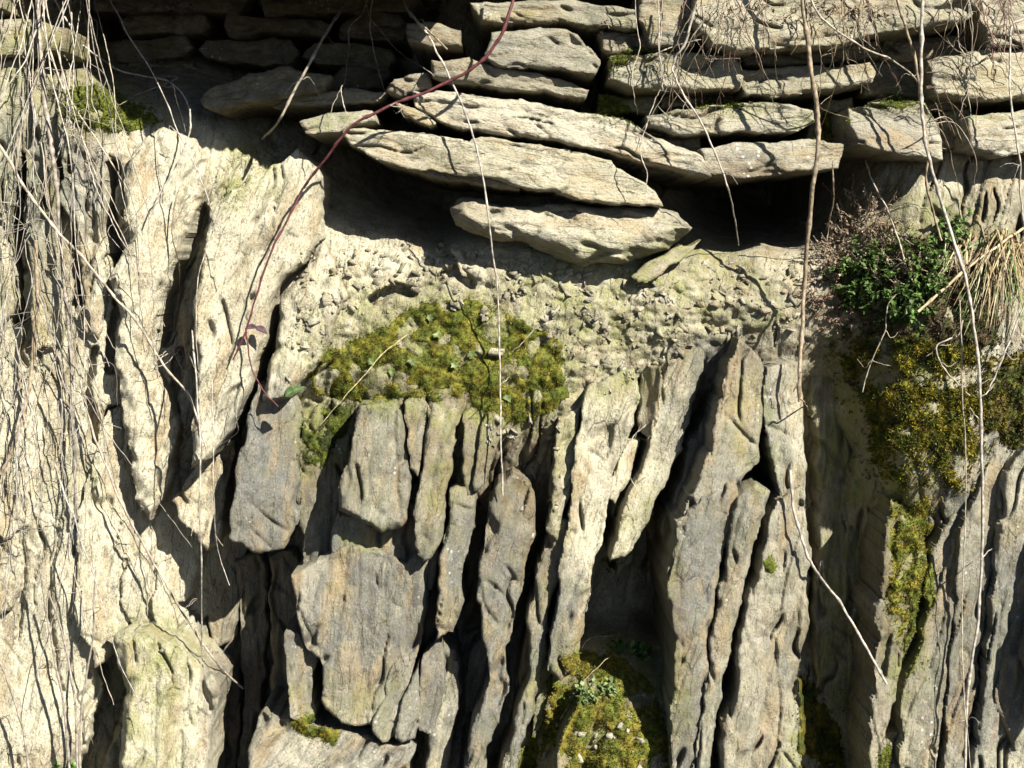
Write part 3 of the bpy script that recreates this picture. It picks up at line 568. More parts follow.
# ================================================================== VEGETATION
def smooth_path(pts, n=6):
    p = np.asarray(pts, float); q = np.vstack((2*p[0]-p[1], p, 2*p[-1]-p[-2])); out = []
    for i in range(1, len(q)-2):
        for t in np.linspace(0, 1, n, endpoint=False):
            a, b, c, d = q[i-1:i+3]
            out.append(.5*((2*b)+(-a+c)*t+(2*a-5*b+4*c-d)*t*t+(-a+3*b-3*c+d)*t**3))
    out.append(p[-1]); return np.array(out)
def tube_np(W, R, sides=6):
    n = len(W); T = np.gradient(W, axis=0); T /= np.linalg.norm(T, axis=1)[:, None]+1e-9
    ref = np.array((.3, 1., .1)); N = np.cross(T, ref); N /= np.linalg.norm(N, axis=1)[:, None]+1e-9; B = np.cross(T, N)
    an = np.arange(sides)*2*np.pi/sides
    V = W[:, None]+R[:, None, None]*(np.cos(an)[None, :, None]*N[:, None]+np.sin(an)[None, :, None]*B[:, None])
    i = np.arange(n-1)[:, None]*sides; j = np.arange(sides)[None]; k = (j+1) % sides
    F = np.stack((i+j, i+k, i+sides+k, i+sides+j), -1).reshape(-1, 4)
    V = V.reshape(-1, 3); V = np.vstack((V, W[-1]+T[-1]*R[-1])); tip = len(V)-1; l = (n-1)*sides
    F = np.vstack((F, [(l+a, l+(a+1) % sides, tip, tip) for a in range(sides)]))
    return V, F
STRAW = (.26, .225, .17); TAN = (.20, .155, .10); BROWN = (.10, .065, .045); RED = (.075, .02, .022); PALE = (.28, .25, .205)
def stem_points(pts, r0, r1, off, wob=1.2, seed=0, cling=True):
    """photo-pixel path -> world path; it hangs `off` cm in front of the rock it passes"""
    p = smooth_path(pts, 8); p = p+wob*1.4*np.stack((fbm(np.arange(len(p))/5., p[:, 0]*0+seed, seed, 3), fbm(np.arange(len(p))/5., p[:, 0]*0+seed+5, seed+3, 3)), -1)
    if np.ndim(off) == 0: off = (off, off)
    surf = dm(p[:, 0], p[:, 1]); n = len(p)
    sm = np.array([surf[max(0, i-9):i+10].max() for i in range(n)])          # stems bridge the joints
    sm = np.convolve(np.r_[np.full(6, sm[0]), sm, np.full(6, sm[-1])], np.ones(13)/13, 'valid')
    d = np.maximum(sm+np.linspace(off[0], off[1], n), surf+.4)
    R = np.linspace(r0, r1, n)*.00085*(1+.3*fbm(np.arange(n)/2., p[:, 0]*0+seed, seed+8, 2))
    for q in range(4, n-2, 7+seed % 4): R[q] *= 1.4                          # nodes
    return P(p[:, 0], p[:, 1], d), R
VSEED = [0]
def stem(name, pts, r0, r1, off, col, label, cat='stem', group=None, parts=(), parent=None, wob=1.2):
    VSEED[0] += 1; W, R = stem_points(pts, r0, r1, off, wob, VSEED[0]); V, F = tube_np(W, R)
    c = np.tile(col, (len(V), 1))*(1+.25*fbm(np.arange(len(V))/60., np.zeros(len(V))+VSEED[0], 5, 3))[:, None]
    o = mesh_np(name, V, F, M_STEM, np.clip(c, 0, 1), None, True, parent)
    if label: tag(o, label, cat, group)
    if label and not parts and r0 > 1.4 and len(pts) > 4:
        for _ in range(3):
            a_ = pts[random.randint(2, len(pts)-2)]; sg = random.choice((-1, 1)); l_ = random.uniform(6, 20)
            parts = tuple(parts)+(([a_, (a_[0]+sg*l_*.5, a_[1]+random.uniform(-4, 8)), (a_[0]+sg*l_, a_[1]+random.uniform(-2, 18))], .8),)
    for pp in parts: stem('side_twig', pp[0], pp[1], pp[1]*.6, pp[2] if len(pp) > 2 else off, col, None, parent=o)
    return o
HS = 'hanging_stem'
stem(HS, [(801,-70),(803,0),(810,60),(817,110),(818,150),(812,192),(806,260),(803,310),(800,370),(799,402)], 5.5, 4.2, (9, 6), TAN, 'thick straight brown stem hanging past the right end of the slabs', parts=(([(799,398),(804,402),(808,410)],2.2),([(801,372),(797,385),(793,392)],1.5)))
stem('hanging_stem', [(790,470),(794,510),(805,548),(815,570),(838,600),(862,640),(886,684)], 3.2, 3.0, (2, 3), PALE, 'pale slanting twig with a thin spur low on the big splintered rib', parts=(([(818,578),(822,560),(824,574),(830,592),(836,603)],1.5),))
stem(HS, [(920,-70),(922,0),(921,60),(922,110),(926,145),(938,192),(957,250),(968,290),(975,335),(980,390),(982,470),(982,550),(978,620),(968,690),(964,800)], 4.0, 3.0, (9, 5), PALE, 'longest pale stem hanging down the whole right side', parts=(([(980,398),(988,392),(994,384)],1.4),([(980,420),(974,414),(969,405)],1.4),([(981,560),(987,552),(992,549)],1.3)))
stem(HS, [(890,-60),(898,0),(905,25),(915,60),(921,100),(928,150),(926,180),(934,215),(942,240)], 3.4, 2.4, (8, 5), TAN, 'brown stem leaning against the longest pale stem at its top')
stem(HS, [(805,-50),(812,0),(826,22),(860,46),(890,59),(912,75),(921,88)], 2.6, 1.8, (11, 9), STRAW, 'pale stem arching across the large dappled block')
stem(HS, [(398,-60),(404,0),(415,18),(430,38),(445,68),(465,112),(475,142),(485,190),(492,250),(498,300),(500,380),(501,440),(503,496)], 2.6, 1.7, (8, 2), PALE, 'long thin pale stem hanging down the middle to the moss ledge', parts=(([(486,196),(489,190),(491,185)],1.),([(500,385),(506,380),(509,377)],1.)))
stem(HS, [(392,-60),(406,4),(416,20),(430,32),(447,49)], 3.4, 2.0, (12, 9), TAN, 'short thick broken stem above the upper slabs')
stem(HS, [(362,-60),(345,0),(325,35),(300,80),(278,122),(262,139)], 3.6, 3.0, (10, 4), STRAW, 'straight pale stem slanting across the dark hollow')
stem('bramble_shoot', [(530,-60),(512,5),(495,45),(470,70),(430,90),(385,108),(350,128),(325,160),(305,185),(290,215),(270,255),(255,300),(246,330),(233,360)], 4.2, 2.0, (10, 2.5), RED, 'dark red bramble shoot arching over the slabs to the left', 'bramble', parts=(([(246,328),(248,348),(252,368),(264,392),(282,410)],2.2,2.5),([(310,178),(306,186),(301,190)],2.4,4)))
stem(HS, [(378,-60),(367,4),(350,27),(349,50),(345,80),(341,90),(346,114)], 1.7, 1.1, (9, 9), STRAW, 'thin forked twig in front of the dark hollow', 'twig', parts=(([(341,88),(336,98),(331,112)],.9),([(349,55),(358,53),(367,51)],.9)))
stem(HS, [(384,-60),(371,12),(372,40),(380,75),(390,105),(399,119)], 1.9, 1.2, (10, 6), STRAW, 'thin twig ending at the small tilted stone above the long slabs', 'twig')
stem(HS, [(360,-60),(366,5),(380,30),(400,53),(420,65),(434,76)], 1.3, .9, (9, 6), STRAW, 'very thin twig slanting right above the upper slabs', 'twig')
stem(HS, [(712,-60),(697,0),(686,40),(675,60),(674,75),(690,105),(705,130),(722,170),(732,205),(739,246)], 3.3, 1.4, (9, 7), PALE, 'bent pale stem ending in front of the black hole under the slabs')
stem(HS, [(655,-60),(659,20),(659,50),(663,80),(655,100),(645,130),(640,150),(646,170),(647,192)], 1.4, 1.0, (7, 6), STRAW, 'thin kinked twig hanging over the broken tip of the lowest slab', 'twig', parts=(([(661,78),(675,92),(690,110)],1.1),([(663,90),(661,70),(660,40),(662,0),(664,-50)],1.1)))
stem(HS, [(634,-50),(636,20),(640,45),(632,75),(635,100),(638,115)], 1.1, .8, (7, 5), STRAW, 'thin curved twig beside the moss on the long slab', 'twig')
stem(HS, [(656,54),(675,46),(699,40),(706,46),(714,53)], 1.3, 1.0, (9, 8), STRAW, 'short thin twig arching off the bent pale stem', 'twig')
stem(HS, [(25,-60),(50,-10),(66,20),(79,42),(100,58),(123,72),(150,77),(173,84),(186,100),(191,118),(188,138),(178,162),(162,190),(150,215)], 2.8, 1.8, (12, 4), PALE, 'pale twig arching out into the dark hollow and down', 'twig', parts=(([(173,86),(178,105),(186,132)],1.2),([(174,85),(168,88),(163,86)],1.5)))
stem(HS, [(-30,110),(0,146),(25,188),(50,222),(80,255),(105,285),(117,300),(140,326),(160,360),(186,392),(198,420),(207,452)], 4.2, 2.2, (7, 3), STRAW, 'long pale stem slanting down across the left face', parts=(([(186,392),(181,384),(172,378)],1.4),([(160,360),(165,352),(172,350)],1.2)))
stem(HS, [(40,20),(62,85),(78,112),(102,148),(128,190),(118,260)][:5], 2.6, 1.6, (8, 3), STRAW, 'pale twig slanting right below the moss at the top left', 'twig')
stem(HS, [(80,380),(92,430),(105,462),(120,500),(145,548),(165,582),(200,640),(225,672),(243,688)], 2.8, 2.6, (4, 9), STRAW, 'straight pale stem pointing into the dark recess at lower left', parts=(([(200,640),(203,648),(207,656)],1.2),))
stem(HS, [(192,330),(196,380),(200,440),(200,520),(202,600),(201,662)], 2.0, 1.6, (3, 9), PALE, 'upright thin pale stem in front of the recess, left of two', 'twig')
stem(HS, [(212,380),(213,440),(214,500),(217,545),(229,585)], 1.5, .9, (4, 8), PALE, 'thin pale twig curving right in front of the grey hanging slab', 'twig', parts=(([(215,535),(222,545),(228,553)],.8),))
stem(HS, [(240,395),(236,415),(238,430),(230,440),(227,445)], .9, .7, (5, 5), PALE, 'tiny forked twig at the left edge of the grey hanging slab', 'twig')
stem(HS, [(38,-60),(38,20),(42,70),(46,110),(52,150),(57,190),(62,260),(68,320),(72,390),(74,450),(76,520)], 7.0, 3.5, (5, 3), (.19, .165, .13), 'thickest grey stem in the bunch at the left edge')
stem(HS, [(36,240),(37,305),(33,345),(30,384),(16,440),(0,474)], 5.0, 4.0, (4, 3), TAN, 'short tan stick leaning left on the pale face')
stem(HS, [(178,192),(172,230),(178,260),(180,280),(178,300),(173,335)], 1.7, 1.2, (2, 3), TAN, 'curved twig standing in the cleft beside the leaf-shaped slab', 'twig')
stem(HS, [(222,200),(210,240),(200,270),(196,310),(198,370)], 1.2, 1.0, (3, 2), STRAW, 'thin bowed twig crossing the leaf-shaped slab', 'twig')
for pts, lab in (([(40,570),(46,610),(53,650),(64,710),(72,800)],'first of three brown shoots rising at lower left'),([(49,592),(60,625),(68,660),(75,710),(79,800)],'second of three brown shoots rising at lower left'),([(96,570),(92,640),(84,690),(80,730),(80,800)],'third and most upright of three brown shoots rising at lower left'),
                 ([(-12,620),(0,660),(14,700),(24,735),(34,800)],'leaning brown shoot nearest the lower left corner')):
    stem('shoot', pts, 2.0, 3.0, (6, 5), (.19, .165, .13), lab, 'shoot')
stem('stick', [(918,312),(945,288),(975,262),(1000,244),(1024,228)], 3.4, 3.0, (3, 3), (.34, .27, .16), 'thick straw-brown stick lying across the leafy plant', 'stick')
stem(HS, [(1030,290),(1018,320),(1005,352),(994,378),(986,395)], 2.2, 1.8, (5, 4), PALE, 'pale twig slanting left beside the dry grass', 'twig')
stem(HS, [(1036,10),(1024,19),(1012,26),(1010,60),(1010,95),(1015,130),(1020,165),(1021,200),(1026,240)], 2.4, 2.0, (8, 6), PALE, 'pale stem with a right-angled bend at the right edge')
stem(HS, [(866,160),(872,180),(885,205),(896,232),(905,262),(912,280)], 2.0, 1.4, (4, 3), STRAW, 'pale twig running down into the dead shrub', 'twig')
stem(HS, [(902,290),(888,305),(885,330),(872,360),(862,392)], 1.5, 1.2, (4, 3), STRAW, 'thin twig hanging below the leafy plant', 'twig')
stem(HS, [(963,320),(958,335),(938,345),(940,362),(952,378),(970,395)], 1.8, 1.5, (3, 3), STRAW, 'hooked twig on the golden moss', 'twig')
stem(HS, [(833,160),(833,200),(828,230),(824,262)], 1.7, 1.4, (6, 4), TAN, 'short upright twig left of the dead shrub', 'twig')
stem(HS, [(960,300),(963,400),(966,470),(964,560),(962,640),(966,720),(974,800)], 1.5, 1.0, (4, 4), STRAW, 'thin twig hanging beside the longest pale stem', 'twig')
stem('grass_stalk', [(321,424),(340,402),(360,380),(385,352),(408,334)], .9, 1.2, (3, 2), (.42, .36, .18), 'yellow grass stalk lying over the left of the moss ledge', 'grass stalk')
stem('grass_stalk', [(512,352),(520,345),(534,330)], .8, 1., 1.5, STRAW, 'short pale straw on the golden end of the moss ledge', 'grass stalk')
stem('grass_stalk', [(582,648),(590,638),(600,636),(618,637)], 1., .8, (2, 3), STRAW, 'bent pale straw sticking out above the lower moss mound', 'grass stalk')
stem('grass_stalk', [(560,720),(572,700),(585,680),(600,665),(612,655)], .9, .8, 2, TAN, 'brown straw lying along the left of the lower moss mound', 'grass stalk')
stem('dry_root', [(642,500),(628,470),(632,440),(640,430),(646,425)], .9, .7, (3, 2), PALE, 'fine pale root in the cleft of the bright rib', 'root', parts=(([(636,436),(646,440),(650,436)],.5),([(634,440),(640,425),(638,420)],.5)))
# bunch of thin stems at the left edge
for k in range(62):
    u = random.uniform(-14, 92); v = random.uniform(-60, -30); L = random.uniform(180, 520); pts = [(u, v)]; du = random.uniform(-.25, .35)
    if k > 30: u = random.uniform(-10, 90); v = random.uniform(120, 460); pts = [(u, v)]; L = random.uniform(120, 300)
    n = random.randint(4, 7)
    for q in range(n):
        du += random.uniform(-.22, .2); du = max(-.6, min(.75, du)); u += du*L/n; v += L/n; pts.append((u, v))
    tw = [([pts[j], (pts[j][0]+random.uniform(-22, 26), pts[j][1]+random.uniform(-14, 22)), (pts[j][0]+random.uniform(-34, 40), pts[j][1]+random.uniform(0, 44))], .8) for j in random.sample(range(1, n), random.randint(1, 2))]
    stem(HS, pts, random.uniform(.8, 2.1), random.uniform(.5, 1.0), (random.uniform(3, 11), random.uniform(2, 6)), random.choice((STRAW, (.25, .235, .21), (.16, .145, .12), (.19, .165, .13), PALE)), 'thin dry stem in the tangled bunch hanging at the left edge', 'stem', 'tangled dry stems at the left edge', parts=tw, wob=2.2)
for k in range(10):
    u = random.uniform(-10, 110); v = random.uniform(230, 420); pts = [(u, v)]; du = random.uniform(-14, 14)
    for q in range(3): u += du+random.uniform(-10, 10); v += random.uniform(15, 45); pts.append((u, v))
    stem('twig', pts, 1.1, .6, 4, STRAW, 'short crooked dry twig caught on the left face', 'twig', 'crooked twigs on the left face', wob=2)
for k in range(12):
    a = random.uniform(-1.2, .6); L = random.uniform(18, 42); u = 178+random.uniform(-8, 8); v = 336+random.uniform(-14, 14)
    stem('twig', [(u, v), (u+L*.5*math.sin(a), v+L*.5*math.cos(a)+4), (u+L*math.sin(a)+random.uniform(-8, 8), v+L*math.cos(a))], .8, .5, (2, 3), PALE, 'fine pale twig in the tuft where the long stem rests', 'twig', 'twig tuft on the long left stem')
# thin pendants along the top right
for k in range(46):
    u = random.choice((random.uniform(690, 765), random.uniform(690, 765), random.uniform(780, 880), random.uniform(930, 1030))); v = random.uniform(-50, -20); L = random.uniform(60, 175); pts = [(u, v)]; du = random.uniform(-.3, .3); n = 5
    for q in range(n): du += random.uniform(-.3, .3); u += du*L/n; v += L/n; pts.append((u, v))
    tw = [([pts[j], (pts[j][0]+random.uniform(-16, 16), pts[j][1]+random.uniform(4, 22)), (pts[j][0]+random.uniform(-24, 24), pts[j][1]+random.uniform(14, 44))], .6) for j in random.sample(range(1, n), 2)]
    stem(HS, pts, random.uniform(.9, 1.6), .6, (random.uniform(5, 14), random.uniform(4, 9)), random.choice((STRAW, TAN, BROWN)), 'very thin dry twig dangling over the upper right stones', 'twig', 'thin twigs over the upper right stones', parts=tw, wob=2)
for k in range(14):
    a = random.uniform(.15, 1.5); L = random.uniform(30, 75); u = 930+random.uniform(-4, 4); v = 70+random.uniform(-20, 60)
    stem(HS, [(u, v), (u+L*.45*math.sin(a), v+L*.2*math.cos(a)-4), (u+L*.8*math.sin(a), v+L*.55), (u+L*.85*math.sin(a)+random.uniform(-6, 8), v+L)], 1.0, .6, (8, 5), random.choice((STRAW, BROWN, TAN)), 'thin curved twig fanning right from the longest pale stem', 'twig', 'curved twigs on the longest pale stem')
for k in range(9):
    u = 985+random.uniform(0, 40); v = -40; pts = [(u, v)]
    for q in range(4): u += random.uniform(-14, 10); v += random.uniform(14, 34); pts.append((u, v))
    stem(HS, pts, 1.6, 1.0, (6, 5), random.choice((BROWN, (.2, .12, .1))), 'brown twig in the tangle at the top right corner', 'twig', 'brown tangle at the top right corner', wob=2)

# ---------------------------------------------------------------- leaves, moss
def frame_from(n):
    n = n/(np.linalg.norm(n, axis=1)[:, None]+1e-9); t = np.cross(n, np.array((.31, .2, .93))); t /= np.linalg.norm(t, axis=1)[:, None]+1e-9
    return n, t, np.cross(n, t)
def surf_normal(u, v, e=8):
    a = P(u+e, v, dm(u+e, v))-P(u-e, v, dm(u-e, v)); b = P(u, v-e, dm(u, v-e))-P(u, v+e, dm(u, v+e))
    n = np.cross(a, b); return n/(np.linalg.norm(n, axis=1)[:, None]+1e-9)
def blades(base, dirs, L, W, col):
    """one narrow triangle per blade"""
    n, t, b = frame_from(dirs); th = rng.uniform(0, 6.283, len(base))[:, None]; side = np.cos(th)*t+np.sin(th)*b
    L = L[:, None]; W = W[:, None]
    V = np.stack((base-side*W, base+side*W, base+n*L*.6+side*W*.7+t*L*.08, base+n*L), 1).reshape(-1, 3)
    i = np.arange(len(base))[:, None]*4; F = i+np.array([[0, 1, 2, 3]])
    return V, F, np.repeat(col, 4, 0)
GREEN = np.array((.098, .118, .012)); GOLD = np.array((.20, .168, .018)); DEEP = np.array((.045, .06, .009)); DUN = np.array((.085, .062, .032)); LIME = np.array((.12, .135, .015))
def moss(poly, label, mix=(GREEN, GOLD), n=2500, thick=1.6, patch=-.1, h=3.0, dun=.1, name='moss_cushion', mat=True):
    SEED[0] += 31; s = SEED[0]; p = np.asarray(poly, float); lo, hi = p.min(0)-6, p.max(0)+6
    lo = np.floor((lo-UG[0])/ST)*ST+UG[0]; us = np.arange(lo[0], hi[0], ST); vs = np.arange(lo[1], hi[1], ST); U, V = np.meshgrid(us, vs)
    sz = min(30, max(8, (hi-lo).min()*.35))
    sd = poly_sdf(U+7*fbm(U/18, V/18, s, 3), V+7*fbm(U/18, V/18, s+4, 3), poly)
    pn = fbm(U/sz, V/sz, s+8, 3)
    m = np.minimum(sd/6, (pn-patch)*4)                                     # >0 where moss grows
    f1 = worley(U/9, V/9, s+2)[0]
    hgt = thick*np.clip(m*.6, 0, 1)**.7*(.55+.6*np.clip(.75-f1, 0, 1)+.4*fbm(U/20, V/20, s+6, 2))
    i0, j0 = int((us[0]-UG[0])/ST), int((vs[0]-VG[0])/ST); d0 = DM[j0:j0+len(vs), i0:i0+len(us)]
    ds = d0.copy()
    for _ in range(2): ds = np.maximum(ds, (np.roll(ds, 1, 0)+np.roll(ds, -1, 0)+np.roll(ds, 1, 1)+np.roll(ds, -1, 1))/4)
    ins = m > 0; d = np.where(ins, ds+hgt, d0-.3)
    cell = ins[:-1, :-1] | ins[1:, :-1] | ins[:-1, 1:] | ins[1:, 1:]; idx = np.arange(U.size).reshape(U.shape)
    q = np.stack((idx[:-1, :-1][cell], idx[1:, :-1][cell], idx[1:, 1:][cell], idx[:-1, 1:][cell]), -1)
    if not len(q): return
    used = np.unique(q); rm = np.full(U.size, -1); rm[used] = np.arange(len(used))
    cn = sstep(-.35, .35, fbm(U/16, V/16, s+11, 4)).ravel()[:, None]; col = mix[0]*(1-cn)+mix[1]*cn
    o = None
    if mat:
        o = mesh_np(name, P(U, V, d).reshape(-1, 3)[used], rm[q], M_MOSS, col[used]*.75)
        tag(o, label, 'moss')
    else: d = d0
    DM[j0:j0+len(vs), i0:i0+len(us)] = np.where(ins, np.maximum(d0, d), d0)
    cand = np.argwhere(m > -3.); pr = np.clip(.5+m[cand[:, 0], cand[:, 1]]*.7, .06, 1); k = cand[rng.choice(len(cand), n, p=pr/pr.sum())]
    u = us[k[:, 1]]+rng.uniform(-1, 1, n); v = vs[k[:, 0]]+rng.uniform(-1, 1, n); nr = surf_normal(u, v, 5)
    c = col.reshape(U.shape+(3,))[k[:, 0], k[:, 1]]*rng.uniform(.6, 1.5, n)[:, None]
    dn = rng.random(n) < dun; c[dn] = DUN*rng.uniform(.5, 2.0, dn.sum())[:, None]
    m5 = 5; bs = np.repeat(P(u, v, dm(u, v)-.15), m5, 0); dr = np.repeat(nr+np.array((0, -.1, .35)), m5, 0)+rng.normal(0, .55, (n*m5, 3))
    Vb, Fb_, Cb = blades(bs, dr, h*.001*rng.uniform(.6, 1.6, n*m5), h*.00018*rng.uniform(.7, 1.5, n*m5), np.repeat(c, m5, 0)*rng.uniform(.75, 1.25, (n*m5, 1)))
    if mat: tag(mesh_np('moss_shoots', Vb, Fb_, M_MOSS, np.clip(Cb, 0, 1), None, False, o), kind='stuff')
    else: o = tag(mesh_np(name, Vb, Fb_, M_MOSS, np.clip(Cb, 0, 1), None, False), label, 'moss')
    return o
moss([(308,375),(330,350),(380,330),(420,303),(470,298),(520,318),(560,342),(568,380),(555,412),(520,424),(490,416),(470,406),(420,399),(360,402),(318,394)], 'broad green and golden moss carpet on the central ledge', (GREEN*1.1, GOLD*.7+GREEN*.4), 12500, .6, -.2, 3.4, .25)
moss([(832,345),(880,332),(930,340),(978,345),(990,400),(978,450),(955,490),(930,462),(900,474),(876,462),(868,410),(848,378)], 'thick golden moss hanging below the leafy plants', (GREEN*.8, GOLD*1.15), 5600, 1.6, -.12, 7.0, .15)
moss([(835,262),(900,240),(960,240),(1000,280),(1000,345),(930,345),(880,335),(840,340)], 'dark moss mat under the leafy plants', (DEEP, DUN), 2600, 1.5, -.25, 6., .4)
moss([(985,360),(1040,350),(1040,450),(1010,450),(985,430)], 'brown-green moss below the dry grass at the right edge', (DEEP*1.2, GOLD*.7), 1500, 1.6, -.3, 6., .4)
moss([(52,92),(95,82),(130,102),(150,106),(160,122),(120,134),(80,126),(60,118)], 'olive green moss on the ledge at the top left', (GREEN*.8, GREEN*1.2), 1700, 1.2, -.25, 4.5, .25)
moss([(216,180),(240,150),(275,140),(290,158),(262,170),(240,205),(222,208)], 'thin moss film on the top of the leaf-shaped slab', (GREEN, LIME), 900, .7, -.2, 3., mat=False)
moss([(545,680),(570,655),(610,650),(650,680),(668,730),(676,800),(540,800)], 'patchy moss mound in the hollow at the bottom', (GREEN*1.2, GOLD*.9), 7500, 1.0, -.2, 4., .3)
moss([(595,99),(612,99),(640,114),(644,124),(628,122),(604,112)], 'bright moss strip on the long sloping slab', (GREEN*1.2, LIME), 700, 1.4, -.6, 4.5)
moss([(606,64),(625,50),(648,48),(652,54),(630,60),(612,72)], 'moss tuft on the upper slab', (DEEP*1.4, GREEN), 600, 1.4, -.6, 4.5)
moss([(820,118),(838,112),(848,122),(840,136),(822,138)], 'moss tuft in the gap beside the square stone', (GREEN, LIME), 500, 1.6, -.6, 5.)
moss([(692,104),(715,100),(748,102),(740,108),(700,110)], 'low moss strip on the layered slab', (GREEN, LIME), 350, 1., -.6, 4.)
moss([(870,104),(900,98),(925,102),(905,108),(880,110)], 'moss along the top of the square stone', (DEEP*1.5, LIME), 400, 1., -.5, 4.)
moss([(290,722),(315,714),(342,728),(335,742),(305,738)], 'small green moss pad on the diagonal slab at the bottom', (GREEN, GOLD), 600, 1.2, -.5, 4.)
moss([(912,570),(930,560),(936,590),(925,630),(914,670),(903,690),(906,640)], 'bright green moss strip down the edge of the brown rib', (LIME, GREEN), 900, 1.4, -.5, 4.5)
moss([(880,748),(892,740),(890,790),(876,790)], 'small bright moss patch by the bottom right crack', (LIME, GREEN), 350, 1.2, -.6, 4.)
moss([(800,676),(820,690),(840,730),(850,800),(800,800)], 'dark moss in the crack beside the broad splintered rib', (DEEP, GOLD*.7), 1400, 1.6, -.3, 5.)
moss([(763,560),(772,556),(779,564),(774,573),(764,571)], 'tiny round moss cushion on the broad splintered rib', (LIME, GREEN), 160, 1.4, -.9, 3.)
moss([(520,748),(532,735),(540,750),(530,800),(514,800)], 'small moss patch at the foot of the narrow rib', (LIME, GREEN), 400, 1.2, -.5, 4.)
moss([(880,470),(925,470),(935,520),(925,600),(900,640),(885,600),(890,530)], 'yellow-green moss trailing down over the brown rib', (GREEN, GOLD), 1500, .9, .0, 5., .25)
moss([(848,560),(868,560),(870,800),(835,800),(830,690)], 'dark moss film low on the shaded smooth rib', (DEEP, GREEN), 900, .5, .0, 3.5, .25, mat=False)
moss([(560,290),(640,280),(720,300),(700,340),(620,360),(565,350)], 'thin yellow-green film of moss on the earthy slope', (GREEN*1.4, LIME*1.2), 2200, .5, .0, 2.2, .2, mat=False)
moss([(890,590),(905,560),(920,545),(926,520),(905,510),(892,540)], 'greenish moss lumps on the brown rib', (GREEN, GOLD), 700, 1.2, -.1, 4.)
moss([(300,425),(325,405),(355,405),(345,440),(320,470),(304,460)], 'dark moss hanging on the shaded block', (DEEP, GREEN), 900, 1.2, -.1, 4., .3)
moss([(552,388),(566,386),(570,398),(556,402)], 'small moss dot right of the ledge carpet', (LIME, GREEN), 160, 1., -.8, 3.)
moss([(0,10),(25,5),(30,40),(20,60),(0,55)], 'dull moss behind the stems at the top left corner', (GREEN, DUN), 700, 1.5, -.2, 5., .4)
moss([(150,640),(180,645),(188,690),(160,700),(140,670)], 'thin yellow-green moss on the rounded buttress', (GREEN*1.3, LIME), 600, .5, -.05, 2.5, mat=False)

def leaf_mesh(base, dirs, ups, L, W, col):
    """small folded leaves: 2 quads each"""
    n, _, _ = frame_from(dirs); sd = np.cross(n, ups); sd /= np.linalg.norm(sd, axis=1)[:, None]+1e-9; up = np.cross(sd, n)
    L = L[:, None]; W = W[:, None]; tip = base+n*L-up*L*.15
    V = np.stack((base, base+n*L*.45+sd*W+up*W*.35, tip, base+n*L*.45-sd*W+up*W*.35, base+n*L*.5), 1).reshape(-1, 3)
    i = np.arange(len(base))[:, None]*5
    F = np.concatenate((i+np.array([[0, 1, 2, 4]]), i+np.array([[0, 4, 2, 3]])))
    return V, F, np.repeat(col, 5, 0)
def leafy_plant(name, centres, label, cat, col, nst, nleaf, Lp, stem_col, leaf_px=2.3, spread=1., down=0.0, group=None):
    """stems fanning from the rock with small leaves along them"""
    u0 = np.mean([c[0] for c in centres]); v0 = np.mean([c[1] for c in centres]); root = empty(name, tuple(P(u0, v0, float(dm(u0, v0)))))
    inv = Matrix.Translation(root.location).inverted(); tag(root, label, cat, group)
    TV, TF, TC, LB, LD, LU, LC = [], [], [], [], [], [], []; off = 0
    for k in range(nst):
        c = random.choice(centres); u = c[0]+random.gauss(0, c[2]*.5); v = c[1]+random.gauss(0, c[3]*.5)
        w0 = P(u, v, float(dm(u, v)))-np.array((0, -.005, 0)); L = Lp*S*random.uniform(.5, 1.3)
        dr = np.array((random.gauss(0, .6)*spread, -random.uniform(.5, 1.2), random.uniform(-.2, .9)-down)); dr /= np.linalg.norm(dr)
        t = np.linspace(0, 1, 6)[:, None]; W = w0+dr*L*t+np.array((0, 0, 1.))*(.25*L*t*t)*(1-2*down)+np.array([[random.gauss(0, 1) for _ in range(3)] for _ in range(6)])*L*.05*t
        V, F = tube_np(W, np.linspace(.0011, .0005, 6), 4); TV.append(V); TF.append(F+off); off += len(V); TC.append(np.tile(np.array(stem_col)*random.uniform(.7, 1.3), (len(V), 1)))
        for q in range(nleaf):
            f = random.uniform(.25, 1)**.7; b = w0+dr*L*f+np.array((0, 0, 1.))*(.25*L*f*f)*(1-2*down)
            LB.append(b); e = dr*.5+np.array([random.gauss(0, .7) for _ in range(3)]); LD.append(e); LU.append(np.array((random.gauss(0, .4), -.4, 1))); LC.append(np.array(col)*random.uniform(.55, 1.5))
    o = mesh_np('stems', np.concatenate(TV), np.concatenate(TF), M_STEM, np.concatenate(TC), None, True, root); o.matrix_parent_inverse = inv; o['kind'] = 'stuff'
    n = len(LB)
    if n:
        V, F, C = leaf_mesh(np.array(LB), np.array(LD), np.array(LU), leaf_px*S*rng.uniform(.6, 1.4, n), leaf_px*S*.32*rng.uniform(.7, 1.3, n), np.array(LC))
        o = mesh_np('leaves', V, F, M_LEAF, C, None, False, root); o.matrix_parent_inverse = inv; o['kind'] = 'stuff'
    return root
leafy_plant('cushion_plant', [(855,285,30,22),(885,300,34,18),(870,268,30,18),(905,318,26,14)], 'small-leaved dark green cushion plant in the middle right', 'plant', (.075, .13, .03), 120, 16, 22, (.09, .07, .04), 5.2)
leafy_plant('cushion_plant', [(925,262,22,20),(942,240,18,18),(928,290,20,14)], 'second small-leaved green plant, between the long pale stem and the dead shrub', 'plant', (.09, .15, .035), 80, 16, 22, (.09, .07, .04), 5.2)
leafy_plant('dead_shrub', [(845,225,24,22),(868,212,22,16),(835,260,20,22),(878,240,24,18),(900,270,40,30)], 'dead brown twiggy shrub under the square stone', 'shrub', (.25, .19, .13), 230, 15, 26, (.24, .18, .125), 2.8, 1.4)
